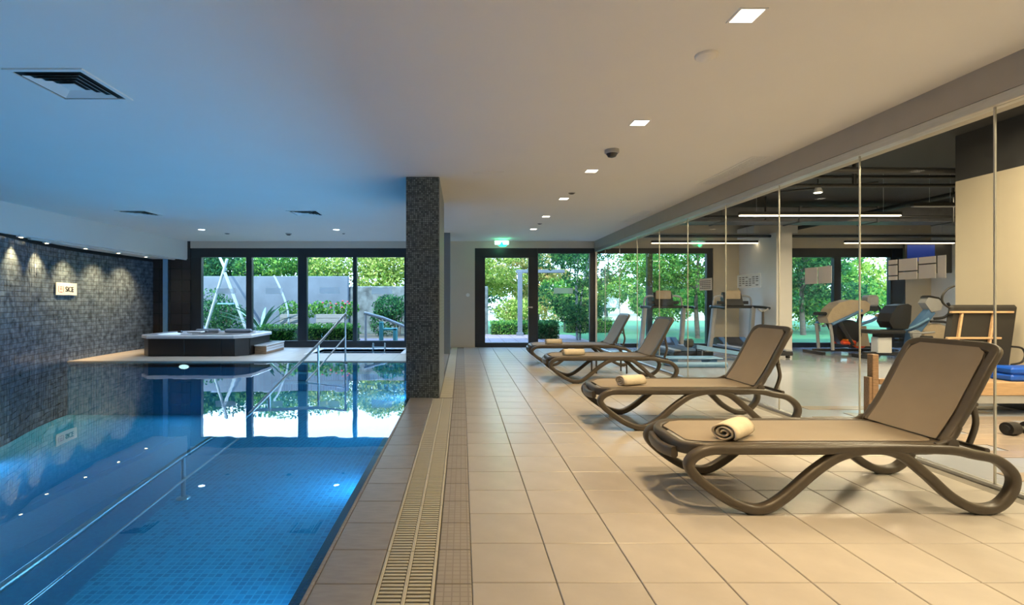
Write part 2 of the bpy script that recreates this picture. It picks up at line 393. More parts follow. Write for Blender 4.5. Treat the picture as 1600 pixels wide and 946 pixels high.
# ---- cove light rail on the soffit edge with spot heads
rail = thing('cove_light_track', 'slim white light track under the soffit above the mosaic wall', 'light track', (-7.65, 9.0, 2.36))
B(-.03, .03, 0.05, 4.6, -.03, 0, b=.004).build('track', 'white', rail)
B(.255, .31, -5.5, 4.65, -.028, 0.0, b=.004).build('edge_profile', 'white', rail)
for i, y in enumerate([7.6, 8.54, 9.43, 10.4, 11.4, 12.39]):
    ss = min(range(len(curve)), key=lambda q: abs(curve[q].y-y)); wx = curve[ss].x; hx = max(-7.65, wx+.14)
    h = MB().box(hx+7.65-.035, hx+7.65+.035, y-9-.06, y-9+.06, -.055, -.0, b=.006).build('spot_head', 'white', rail)
    MB().cyl((hx+7.65, y-9, -.0555), (hx+7.65, y-9, -.059), .027, n=14).build('lens', 'steplens', h)
    lamp('SPOT', 'wall_spot', (hx+.06, y, 2.29), 195, (1, .68, .30), .02, aim=(wx-.02, y, 1.1), spot=88, blend=1)

# ---- columns
c1 = thing('mosaic_pillar', 'slate mosaic pillar between pool and walkway', None, (0, 0, 0)); del c1['label']
for o_, args, mm, lab in (('pillar', (-.72, -.30, 6.58, 8.3, -.9, HC), 'colmos', 'slate mosaic pillar at the pool edge'),):
    pl = struct(o_, B(*args), mm, label=lab)
bpy.data.objects.remove(c1)
B(-.30, -.292, 6.60, 8.3, 0, HC).build('side_cladding', 'colside', pl)
struct('pillar', B(-.72, -.28, 12.0, 12.45, 0, HC), 'colside', label='pale blue grey pillar near the garden facade')

# ---- pool basin, deck
pb = MB()
pb.box(-9, -.70, -3.6, 10.53, -1.35, -1.1)                # floor
pb.box(-9, -.70, 10.53, 10.75, -1.35, -.06)               # far wall
pb.box(-.70, -.60, -3.6, 10.53, -1.35, -.03)              # right wall
pool = struct('pool_basin', pb, 'poolwall', label='blue mosaic swimming pool basin')
pf = MB()
pf.prism([(-1.2, -3.6), (-.70, -3.6), (-.70, 10.53), (-3.62, 10.53), (-2.80, 6.16), (-2.16, 2.78)], -1.1, -.405)
pfo = pf.build('shallow_platform', 'poolfloor', pool)
for k in range(3): B(-3.5, -.70, 9.4+.38*k, 10.53, -.405+.13*k, -.405+.13*(k+1)-.01).build('step', 'poolfloor', pool)
B(-.725, -.662, -3.6, 10.53, -.05, -.018).build('edge_band', 'navy', pool)
wpts = [(-.664, 10.50, -.012), (-.664, -3.58, -.012)] + [(p.x+.012, max(p.y, -3.58), -.012) for p in curve if p.y < 10.50]
water = MB().add(wpts, [tuple(range(len(wpts)))[::-1]])
wo = tag(water.build('pool_water', 'water'), 'still blue water filling the swimming pool', 'water', kind='stuff')
t = thing('pool_glow_disc', 'flattened glowing disc standing in for a light reflection before the hot tub', 'lamp', (-5.71, 10.53, -.11)); t.scale = (1, 1, .45)  # flattened glowing disc stands in for a ceiling light's reflection in the water
MB().cyl((0, 0, 0), (0, -.02, 0), .115, n=20).build('ring', 'steel', t); MB().cyl((0, -.02, 0), (0, -.026, 0), .10, n=20).build('lens', 'poolglow', t)
lamp('AREA', 'pool_far_fill', (-5.71, 10.48, -.16), 26, POOL, .2, aim=(-5.7, 5, -.5))  # blue fill light added at the far pool wall
for y, pw in ((-1.8, 24), (.3, 28), (2.4, 34), (4.5, 40), (6.6, 52), (8.7, 66)):  # unseen strips added along the right wall to light water and ceiling blue
    lamp('AREA', 'pool_wall_fill', (-.735, y, -.18), pw, POOL, .16, aim=(-4.5, y, -.20), sy=1.9)
for y in (-1, 3.0, 7.0):  # blue fill added under water on the deep side, without fixtures
    lamp('AREA', 'pool_deep_fill', (-6.7 if y < 7 else -6.9, y, -.6), 42, POOL, .3, aim=(-2, y, -.45), sy=1.2)

# deck ground slab with grout, plunge pool opening
dk = MB()
dk.box(-.662, XG, -3.6, YB, -.12, -.007)
fl = struct('floor', dk, 'grout', label='tiled floor between pool and glass partition')
fd = MB()
PX0, PX1, PY0, PY1 = -3.55, -1.45, 12.0, 13.15
for a in [(-9.0, -.662, 10.53, PY0), (-9.0, -.662, PY1, YB), (-9.0, PX0, PY0, PY1), (PX1, -.662, PY0, PY1)]: fd.box(*a, -.12, 0)
far = struct('floor_far', fd, 'farpave', label='beige deck between pool and garden windows')
B(-8.4, -.70, 10.50, 10.62, -.02, .006, b=.003).build('coping', 'dtile', far)
# main floor tiles
def share(mesh_ob, locs, parent, name):
    out = []
    for i, l in enumerate(locs):
        o = mesh_ob if i == 0 else mesh_ob.copy()
        if i: C.objects.link(o)
        o.location = l; o.parent = parent; out.append(o)
    return out
def tilemesh(w, d, name, m, h=.012, b=.003):
    return MB().box(0, w, 0, d, -h, 0, b=b).build(name, m)
TW, TD = .377, .367; x_start = .045; locs = []
rows = [1.905 - 6*TD*0 + TD*k for k in range(0, 33)]
for y in rows:
    if y > YB-.02: break
    for c in range(10):
        x = x_start + c*TW
        if x+TW*.5 > XG-.02 or (x-.1)/max(y+TD, .1) > 1.12: continue
        locs.append((x, y, 0))
locs.sort(key=lambda p: p[1]); near = locs[:300]
t0 = tilemesh(TW-.005, TD-.005, 'floor_tile', 'tile'); share(t0, near, fl, 'floor_tile')
rest = MB()
for x, y, z in locs[300:]: rest.box(x, x+TW-.005, y, y+TD-.005, -.012, 0)
for k in range(15):
    for c in range(9): rest.box(x_start+c*TW, x_start+c*TW+TW-.005, 1.905-TD*(k+1), 1.905-TD*k-.005, -.012, 0)
r_ = rest.build('outer_floor_tile', 'tile', fl); r_['kind'] = 'stuff'
edge = MB()   # cut tiles beside the glass
k = 0
while k < 47:
    y = 1.905 + TD*(k-15)
    if y+TD < YB+.2: edge.box(x_start+9*TW, XG-.035, y, min(y+TD-.005, YB), -.012, 0)
    k += 1
# pool side deck tiles (X -.655 .. -.375)
d0 = tilemesh(.272, .306, 'deck_tile', 'dtile'); dl = []
y = .4
while y < 6.4: dl.append((-.648, y, 0)); y += .31
share(d0, dl, fl, 'deck_tile')
d1 = tilemesh(.34, .306, 'deck_tile', 'dtile'); y = 8.32; dl = []
while y < 13.4: dl.append((-.655, y, 0)); y += .31
share(d1, dl, fl, 'deck_tile')
B(-.668, -.650, -3.6, YB, -.03, .002).build('pool_edging', 'btile', fl)
# border strip beside grate
b0 = tilemesh(.155, .306, 'border_tile', 'btile'); bl = []; y = .4
while y < YB-.3: bl.append((-.114, y, 0)); y += .31
share(b0, bl, fl, 'border_tile')
# drain channel grates: sections with slats
def grate(y0, x0, x1, nsl, label, two=True):
    g = thing('drain_grate', label, 'grate', (x0, y0, -.004), group='cream drain grate sections')
    W = x1-x0; p = .0285; Ln = nsl*p
    B(0, .014, 0, Ln-.003, -.012, .006, b=.002).build('side_rail', 'grate', g); B(W-.014, W, 0, Ln-.003, -.012, .006, b=.002).build('side_rail', 'grate', g)
    B(W/2-.008, W/2+.008, 0, Ln-.003, -.012, .0055, b=.002).build('centre_rib', 'grate', g)
    sl = B(0, W/2-.026, 0, p*.55, -.010, .004, b=.002).build('slat', 'grate', g)
    for k in range(nsl):
        for q in (0, 1):
            if k == 0 and q == 0: sl.location = (.016, .006, 0); continue
            o = sl.copy(); C.objects.link(o); o.location = (.016+q*(W/2-.006), k*p+.006, 0)
    return g
nm = ['nearest', 'second nearest', 'third nearest', 'fourth nearest', 'fifth nearest', 'sixth nearest', 'seventh nearest', 'eighth nearest']
for i in range(8):
    grate(1.98+i*.571, -.372, -.120, 20, f'{nm[i]} section of cream slatted drain grate between pool deck and walkway')
far_g = MB(); yy = 6.60
while yy < 13.6:
    far_g.box(-.285, -.125, yy, yy+.14, -.010, .000); yy += .15
tag(far_g.build('drain_cover', 'grate'), 'narrow cream drain cover running past the pillar side', 'grate', kind='stuff')
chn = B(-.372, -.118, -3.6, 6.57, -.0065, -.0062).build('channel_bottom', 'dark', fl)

# ---- gym floor
gfl = MB(); gfl.box(XG, 12.6, -3.6, YB, -.12, -.004)
gfloor = struct('floor_gym', gfl, 'gfloor', label='greige plank floor inside the gym')
p0 = MB().box(0, 1.195, 0, .176, -.004, .002, b=.0015).build('floor_plank', 'plank'); pls = []
for r in range(17):
    off = (r*.47) % 1.2
    for c in range(-1, 3):
        x = 3.66+off+c*1.2
        if x < 3.65: continue
        if x+1.2 < 6.6: pls.append((x, 3.0+r*.18, 0))
share(p0, pls, gfloor, 'floor_plank')
# floor channel of glass wall
struct('trim_5', B(XG-.03, XG+.03, -3.6, YB, -.01, .018, b=.003), 'alu', label='aluminium floor channel of the glass partition')

# ---- glass partition: panes 1.17 apart
gw = struct('glass_partition', MB().box(XG-.025, XG+.025, YB-.045, YB, .018, 2.55), 'alu', label='frameless glass partition between pool hall and gym')
yj = [-3.5+1.17*k-.0 for k in range(0)]
y = 3.44-1.17*5
joints = []
while y < YB-.05: joints.append(y); y += 1.17
for a, b in zip(joints, joints[1:]+[YB-.05]):
    B(XG-.005, XG+.005, a+.006, b-.006, .018, 2.55).build('glass_pane', 'gglass', gw)
for a in joints: B(XG-.006, XG+.006, a-.005, a+.005, .018, 2.55).build('glass_seam', 'seam', gw)

# ---- windows and doors
def window(name, x0, x1, z0, z1, splits, label, top=.0, fy0=YB+.02, fy1=YB+.14, zt=None):
    """splits: list of (gx0, gx1) glass openings"""
    fr = MB(); zt = zt or z1
    xs = [x0]
    for a, b in splits: xs += [a, b]
    xs.append(x1)
    parts = []
    root = struct(name, MB().box(x0, x1, fy0, fy1, zt, z1, b=.004), 'frame', label=label)
    B(x0, x1, fy0, fy1, -.02, z0, b=.004).build('sill_rail', 'frame', root)
    for i in range(0, len(xs), 2): B(xs[i], xs[i+1], fy0-.01, fy1, z0, zt, b=.004).build('mullion', 'frame', root)
    for a, b in splits: B(a, b, fy0+.05, fy0+.062, z0, zt).build('pane', 'glass', root)
    return root
px = lambda p: (p-722)/58.4
w1 = window('window_1', px(298), -1.35, .171, 2.654, [(px(314), px(384)), (px(393), px(465)), (px(479), px(551)), (px(557), px(631.5))], 'wide black framed garden window beside the pool', zt=2.414)
window('door_1', px(742), px(839.8), .12, 2.654, [(px(758), px(826))], 'black framed glazed door to the garden', zt=2.40)
w2 = window('window_2', px(840), XG-.02, .10, 2.654, [(px(841), px(922))], 'tall black framed garden window beside the door', zt=2.517)
w3 = window('window_3', XG+.02, px(1114), .10, 2.654, [(px(930), px(1012)), (px(1020), px(1105))], 'black framed gym window behind the treadmills', zt=2.517)
w4 = window('window_4', 8.81, px(1415), .12, 2.654, [(px(1237)+.02, px(1304)), (px(1315), px(1392))], 'black framed gym window behind the exercise bikes', zt=2.414)
B(px(1394), px(1397), YB-.0, YB+.02, .12, 2.6).build('mullion', 'frame', w4)
# film stickers on panes
for i, (a, b, z0, z1, lb) in enumerate([(335, 367, 1.43, 1.58, 'pale film sticker on the leftmost pool window pane'), (414, 440, 1.43, 1.59, 'pale film sticker on pool pane before the agave'),
        (498, 530, 1.44, 1.60, 'pale film sticker on pool pane above the flowers'), (580, 612, 1.42, 1.60, 'pale film sticker on pool pane nearest the pillar'),
        (866, 896, 1.44, 1.59, 'pale film sticker on the pane beside the glazed door')]):
    st = MB().box(px(a), px(b), YB+.064, YB+.0675, z0, z1)
    tag(st.build('window_sticker', 'sticker'), lb, 'sticker', 'film stickers on the garden windows')
# handle of door
dr = bpy.data.objects['door_1']
hd = MB().box(px(829), px(832), YB-.045, YB+.01, 1.05, 1.09).box(px(829)-.10, px(832), YB-.06, YB-.045, 1.06, 1.085); hd.build('door_handle', 'alu', dr)

# ================================================================ CEILING FIXTURES
def downlight(x, y, label, warm=True, group='square ceiling downlights', s=.065):
    t = thing('downlight', label, 'light', (x, y, HC), group=group)
    f = MB()
    for a in [(-s-.012, -s, -s-.012, s+.012), (s, s+.012, -s-.012, s+.012), (-s, s, -s-.012, -s), (-s, s, s, s+.012)]: f.box(*a, -.006, 0)
    f.build('frame', 'white', t); B(-s, s, -s, s, -.003, 0).build('lens', 'lens' if warm else 'coollens', t)
    return t
dn = ['', '', '', 'nearest', 'second nearest', 'third nearest', 'fourth nearest', 'second farthest', 'farthest']
for i, y in enumerate(DL_Y):
    if i > 2: downlight(1.585, y, f'{dn[i]} warm square downlight of the ceiling row above the loungers')
    lamp('SPOT', 'downlight_lamp', (1.585, y, HC-.012), DL_W[i], WARM, .05, aim=(1.66, y, 0), spot=98, blend=.75)
for x, lb in ((-5.8, 'bright ceiling downlight above the hot tub'), (-2.8, 'bright ceiling downlight before the plunge pool')):
    t = thing('downlight', lb, 'light', (x, 11.4, HC), group='round ceiling downlights by the windows')
    MB().lathe([(.085, 0), (.085, -.008), (.07, -.010)], 18).build('ring', 'white', t); MB().cyl((0, 0, -.010), (0, 0, -.013), .065, n=18).build('lens', 'coollens', t)
    lamp('SPOT', 'downlight_lamp', (x, 11.4, HC-.03), 160, (.85, .92, 1), .05, aim=(x, 11.4, 0), spot=110)
def puck(x, y, r, h, label, m='dgrey', name='smoke_detector', grp=None):
    t = thing(name, label, 'detector', (x, y, HC), group=grp)
    MB().lathe([(r, 0), (r, -h*.4), (r*.85, -h*.5)], 18).build('base', 'ceil' if m == 'ceil' else 'grey', t)
    MB().lathe([(r*.8, -h*.5), (r*.55, -h*.9), (r*.25, -h)], 18).build('sensor', m, t)
puck(1.58, 3.31, .07, .035, 'round cream cap on the ceiling beside the nearest downlight', 'ceil', 'smoke_detector')
puck(1.58, 5.4, .075, .08, 'grey smoke detector between second and third downlights', 'dgrey')
puck(1.62, 7.56, .05, .02, 'small dark detector beside the fourth downlight', 'dgrey')
puck(1.60, 10.55, .05, .02, 'small dark detector beside the two farthest downlights', 'dgrey')
puck(-5.55, 12.1, .06, .02, 'small flat detector above hot tub', 'dgrey')
puck(-4.10, 12.1, .07, .05, 'small pointed sprinkler between the two window downlights', 'dgrey', 'sprinkler')
puck(-2.80, 12.1, .04, .02, 'small flat detector before the plunge pool downlight', 'dgrey')
def diffuser(x0, x1, y0, y1, label):
    cx, cy, s = (x0+x1)/2, (y0+y1)/2, (x1-x0)/2
    t = thing('air_diffuser', label, 'vent', (cx, cy, HC), group='square ceiling air diffusers')
    f = MB()
    for a in [(-s, -s+.035, -s, s), (s-.035, s, -s, s), (-s+.035, s-.035, -s, -s+.035), (-s+.035, s-.035, s-.035, s)]: f.box(*a, -.010, 0)
    f.build('frame', 'ceil', t)
    B(-s+.035, s-.035, -s+.035, s-.035, -.002, 0).build('backing', 'dark', t)
    for k in range(4):
        r = s-.075-k*.045; v = MB(); r2 = r-.028; z0, z1 = -.018, -.004
        vs = [(sx*r, sy*r, z1) for sx, sy in ((-1, -1), (1, -1), (1, 1), (-1, 1))]+[(sx*r2, sy*r2, z0) for sx, sy in ((-1, -1), (1, -1), (1, 1), (-1, 1))]
        vs = [(sx*r, sy*r, z0) for sx, sy in ((-1, -1), (1, -1), (1, 1), (-1, 1))]+[(sx*r2, sy*r2, z1) for sx, sy in ((-1, -1), (1, -1), (1, 1), (-1, 1))]
        vs2 = vs+[(a, b, c+.003) for a, b, c in vs]
        fs = [(i, (i+1) % 4, 4+(i+1) % 4, 4+i) for i in range(4)]+[(8+i, 12+i, 12+(i+1) % 4, 8+(i+1) % 4) for i in range(4)]
        v.add(vs2, fs); v.build('louvre', 'ceil', t)
    v = B(-.055, .055, -.055, .055, -.016, -.012); v.build('centre_plate', 'ceil', t)
diffuser(-3.15, -2.60, 3.5, 4.05, 'large square air diffuser on the ceiling nearest the camera')
diffuser(-6.12, -5.57, 9.0, 9.55, 'small looking square air diffuser on ceiling over the far pool left of centre')
diffuser(-3.1, -2.55, 9.0, 9.55, 'square air diffuser on ceiling between left diffuser and pillar')
def slot(x0, x1, y0, y1, label):
    t = thing('slot_vent', label, 'vent', (x0, y0, HC), group='long slot vents beside the beam')
    W, Ln = x1-x0, y1-y0
    f = MB()
    f.box(0, .02, 0, Ln, -.006, 0).box(W-.02, W, 0, Ln, -.006, 0).box(.02, W-.02, 0, .02, -.006, 0).box(.02, W-.02, Ln-.02, Ln, -.006, 0); f.build('frame', 'ceil', t)
    B(.02, W-.02, .02, Ln-.02, -.001, 0).build('backing', 'dark', t)
    for k in range(6): B(.022+k*(W-.04)/6, .022+k*(W-.04)/6+.022, .02, Ln-.02, -.005, -.002).build('blade', 'ceil', t)
slot(3.20, 3.42, 5.65, 7.0, 'long slot vent beside the beam, nearer one')
slot(3.20, 3.42, 9.07, 10.4, 'long slot vent beside the beam, farther one')
hatch = thing('access_panel', 'flush white access panel in the ceiling near the pillar', 'panel', (.14, 6.3, HC))
B(0, .38, 0, .34, -.004, 0, b=.001).build('frame', 'ceil', hatch); B(.02, .36, .02, .32, -.006, -.004, b=.001).build('lid', 'ceil', hatch)
ex = thing('exit_sign', 'glowing green and white exit sign hanging above the glazed door', 'sign', (1.03, 13.3, HC))
B(-.19, .19, -.02, .02, -.04, 0, b=.004).build('housing', 'white', ex)
B(-.18, .18, -.006, .006, -.13, -.04).build('upper_panel', 'exitw', ex)
MB().prism([(-.12, -.13), (.16, -.13), (.10, -.19), (-.04, -.19)], -.006, .006, 'y').build('lower_panel', 'exitg', ex)
MB().prism([(-.03, -.07), (.03, -.07), (.03, -.11), (.06, -.11), (0, -.16), (-.06, -.11), (-.03, -.11)], -.010, -.006, 'y').build('arrow', 'exitg', ex)
lamp('POINT', 'exit_glow', (1.03, 13.2, HC-.16), 2.5, (.05, 1, .4), .05)
sw = thing('wall_switch', 'small white round button on beige wall beside the door', 'switch', (px(731), YB, 1.40))
MB().cyl((0, 0, 0), (0, -.02, 0), .05, n=16).build('plate', 'white', sw); MB().cyl((0, -.02, 0), (0, -.028, 0), .03, n=16).build('button', 'white', sw)
# wall sign on mosaic
ps, pd = None, None
sb = min(range(len(curve)), key=lambda q: abs(curve[q].y-10.45)); pw = curve[sb]; dw = (curve[sb+1]-curve[sb-1]).normalized(); nw = V((dw.y, -dw.x, 0))
ang = math.atan2(dw.y, dw.x)
sg = thing('wall_sign', 'white notice with red emblem and black letters on mosaic wall', 'sign', pw+nw*.05+V((0, 0, 1.36)), ang)
B(-.36, .36, -.008, .008, 0, .25, b=.003).build('board', 'paper', sg)
em = MB(); y_ = -.0095
for a in [(-.30, -.285, .06, .18), (-.13, -.115, .06, .18), (-.26, -.16, .05, .065), (-.24, -.22, .10, .15), (-.19, -.17, .10, .15), (-.25, -.16, .16, .172)]: em.box(a[0], a[1], y_-.001, y_, a[2], a[3])
em.build('emblem', 'redink', sg)
def text(s, size, m, parent, loc, rot, name='lettering', ext=.0008):
    c = bpy.data.curves.new(name, 'FONT'); c.body = s; c.size = size; c.extrude = ext; c.align_x = 'LEFT'
    c.materials.append(M[m]); o = bpy.data.objects.new(name, c); C.objects.link(o); o.parent = parent; o.location = loc; o.rotation_euler = rot
    dg = bpy.context.evaluated_depsgraph_get(); me = bpy.data.meshes.new_from_object(o.evaluated_get(dg))
    o2 = bpy.data.objects.new(name, me); C.objects.link(o2); o2.parent = parent; o2.location = loc; o2.rotation_euler = rot
    bpy.data.objects.remove(o); return o2
text('SICE', .15, 'ink', sg, (-.06, -.012, .07), (pi/2, 0, 0), ext=.004)

# notices on the glass partition (faces -X)
def notice(y0, y1, z0, z1, label, splits, lines=True, m='paper'):
    t = thing('glass_notice', label, 'notice', (XG-.009, y1, z0)); Wd = y1-y0; H = z1-z0
    for a, b, c, d in splits:       # fractions along (left to right seen from the hall = decreasing y)
        B(-.002, .001, -Wd*b, -Wd*a, H*c, H*d).build('sheet', m, t)
    if lines:
        tx = MB()
        for k in range(5):
            zz = H*(.15+.15*k)
            for q in range(6):
                if random.random() < .85:
                    ya = Wd*(.08+.145*q); tx.box(-.0032, -.002, -ya-.10*Wd, -ya, zz, zz+H*.06)
        tx.build('print', 'ink', t)['kind'] = 'stuff'
    return t
notice(3.778, 4.287, 1.42, 1.587, 'group of white paper panels taped on glass beside the large lounger', [(0, .17, 0, .18), (0, .17, .24, .72), (0, .17, .78, 1), (.20, .53, 0, .36), (.20, .53, .42, 1), (.56, .84, .0, .64), (.56, .84, .70, 1), (.87, 1, 0, 1)], False)
notice(4.946, 5.33, 1.42, 1.587, 'beige two sheet notice on glass before the exercise bikes', [(0, .48, 0, 1), (.52, 1, 0, 1)], False, 'paper')
notice(6.12, 6.64, 1.41, 1.577, 'wide pale printed notice on glass before white pier', [(0, 1, 0, 1)], True, 'sticker')
notice(7.32, 7.70, 1.40, 1.575, 'white printed notice on glass beside the treadmills', [(0, 1, 0, 1)])

# ================================================================ HANDRAIL
hr = thing('pool_handrail', 'long stainless steel handrail stepping down from far deck into the pool', 'handrail', (-2.4, 10.4, 0))
def L_(pts): return [(x+2.4, y-10.4, z) for x, y, z in pts]
top = L_([(-2.36, 10.42, 0.86), (-2.37, 10.44, .92), (-2.37, 10.38, .955), (-2.38, 10.3, .945), (-2.40, 8.55, .52), (-2.41, 6.9, .19), (-2.40, 5.9, -.01), (-2.40, 5.5, -.055), (-2.385, 4.76, -.06), (-2.27, 3.6, -.06), (-2.10, 2.3, -.06), (-2.0, 1.0, -.06)])
MB().tube(crom(top, 5), .021, 10).build('top_rail', 'steel', hr)
MB().tube(L_([(-2.375, 10.38, .50), (-2.40, 8.55, .12), (-2.405, 7.9, .0)]), .012, 8).build('middle_rail', 'steel', hr)
MB().tube(L_([(-2.40, 5.5, -.235), (-2.30, 4.2, -.235), (-2.10, 2.3, -.235), (-2.0, 1.0, -.235)]), .010, 8).build('middle_rail', 'steel', hr)
for x, y, zt, zb in [(-2.37, 10.40, .93, -.02), (-2.40, 8.55, .52, -.405), (-2.41, 6.4, .09, -.405), (-2.33, 4.28, -.06, -.405)]:
    p_ = MB().cyl((x+2.4, y-10.4, zb), (x+2.4, y-10.4, zt), .019, n=12).build('post', 'steel', hr)
    MB().lathe([(.055, 0), (.055, .008), (.03, .02)], 16, (x+2.4, y-10.4, zb if zb < -.03 else .006)).build('flange', 'steel', p_)

# ================================================================ HOT TUB, STEP, PLUNGE POOL
tub = thing('hot_tub', 'dark panelled hot tub with white rim at the far deck', 'hot tub', (-7.3, 11.45, 0))
Wt, Dt, ch = 2.46, 1.75, .26
def oct_(o, c=ch): return [(c, -o), (Wt-c, -o), (Wt+o, c), (Wt+o, Dt-c), (Wt-c, Dt+o), (c, Dt+o), (-o, Dt-c), (-o, c)]
MB().prism(oct_(-.03), .0, .40).build('cabinet', 'spa', tub)
fp = [(ch+.02, -.005, Wt-.42, -.005)]
for x0, x1 in ((ch+.02, 1.08), (1.10, Wt-ch-.30), (Wt-ch-.28, Wt-ch-.02)): B(x0, x1, .012, .03, .02, .39, b=.003).build('panel', 'spa', tub)
B(Wt-.03, Wt-.012, ch+.02, Dt-ch-.02, .02, .39, b=.003).build('panel', 'spa', tub)
ri = MB(); a = oct_(.03); b = [(x*.82+Wt*.09, y*.78+Dt*.11) for x, y in oct_(-.02)]
vs = [(x, y, .40) for x, y in a]+[(x, y, .455) for x, y in a]+[(x*.985+Wt*.0075, y*.985+Dt*.0075, .475) for x, y in a]+[(x, y, .47) for x, y in b]+[(x*.8+Wt*.1, y*.8+Dt*.1, .15) for x, y in b]
fs = []
for q in range(4):
    for i in range(8): fs.append((q*8+i, q*8+(i+1) % 8, (q+1)*8+(i+1) % 8, (q+1)*8+i))
fs.append(tuple(range(32, 40))); fs.append(tuple(range(8))[::-1])
ri.add(vs, fs); ri.build('rim', 'acryl', tub)
MB().add([(x, y, .41) for x, y in [(p*.92+Wt*.04, q*.92+Dt*.04) for p, q in b]], [tuple(range(8))]).build('water', 'water', tub)
for x0, x1 in ((.55, 1.15), (1.28, 1.95)): B(x0, x1, Dt-.26, Dt-.12, .44, .53, b=.03).build('headrest', 'cushion', tub)
B(.42, .52, .9, 1.0, .47, .52, b=.02).build('knob', 'dgrey', tub); B(.9, 1.0, 1.2, 1.3, .47, .50, b=.01).build('knob', 'dgrey', tub)
B(.6, .95, 1.0, 1.25, .46, .50, b=.02).build('headrest', 'acryl', tub)
stp = thing('spa_step', 'low wooden step block beside the hot tub', 'step', (-4.83, 11.9, 0))
B(0, .27, .02, 1.2, 0, .185, b=.004).build('riser', 'wood2', stp); B(-.01, .285, 0, 1.22, .185, .215, b=.006).build('tread', 'acryl', stp)
for z in (.06, .12): B(.27, .278, .03, 1.19, z, z+.05).build('side_slat', 'acryl', stp)
pp = MB(); pp.box(PX0, PX1, PY0, PY1, -.7, -.6)
for a in [(PX0-.02, PX0, PY0, PY1), (PX1, PX1+.02, PY0, PY1), (PX0, PX1, PY0-.02, PY0), (PX0, PX1, PY1, PY1+.02)]: pp.box(*a, -.7, -.001)
plg = struct('plunge_pool', pp, 'poolwall', label='small square plunge pool set into the far deck')
for a in [(PX0-.12, PX0, PY0-.12, PY1+.12), (PX1, PX1+.12, PY0-.12, PY1+.12), (PX0, PX1, PY0-.12, PY0), (PX0, PX1, PY1, PY1+.12)]: B(*a, 0, .012, b=.003).build('coping', 'white', plg)
MB().add([(PX0, PY0, -.03), (PX1, PY0, -.03), (PX1, PY1, -.03), (PX0, PY1, -.03)], [(0, 1, 2, 3)]).build('water', 'water', plg)
lamp('AREA', 'plunge_fill', ((PX0+PX1)/2, PY0+.03, -.25), 14, POOL, 1.6, aim=((PX0+PX1)/2, 14, -.35), sy=.15)  # fill light added inside the basin so its water shows blue
ld = thing('pool_ladder', 'small pale two rail ladder at the rim of the plunge pool', 'ladder', (-2.28, PY1-.06, 0))
for x in (0, .30): MB().tube([(x, .12, .012), (x, .12, .14), (x, .02, .16), (x, -.02, .10), (x, -.02, -.3)], .014, 8).build('rail', 'swing', ld)
for z in (-.1, -.25, .05): B(0, .30, -.04, .0, z, z+.02).build('rung', 'swing', ld)

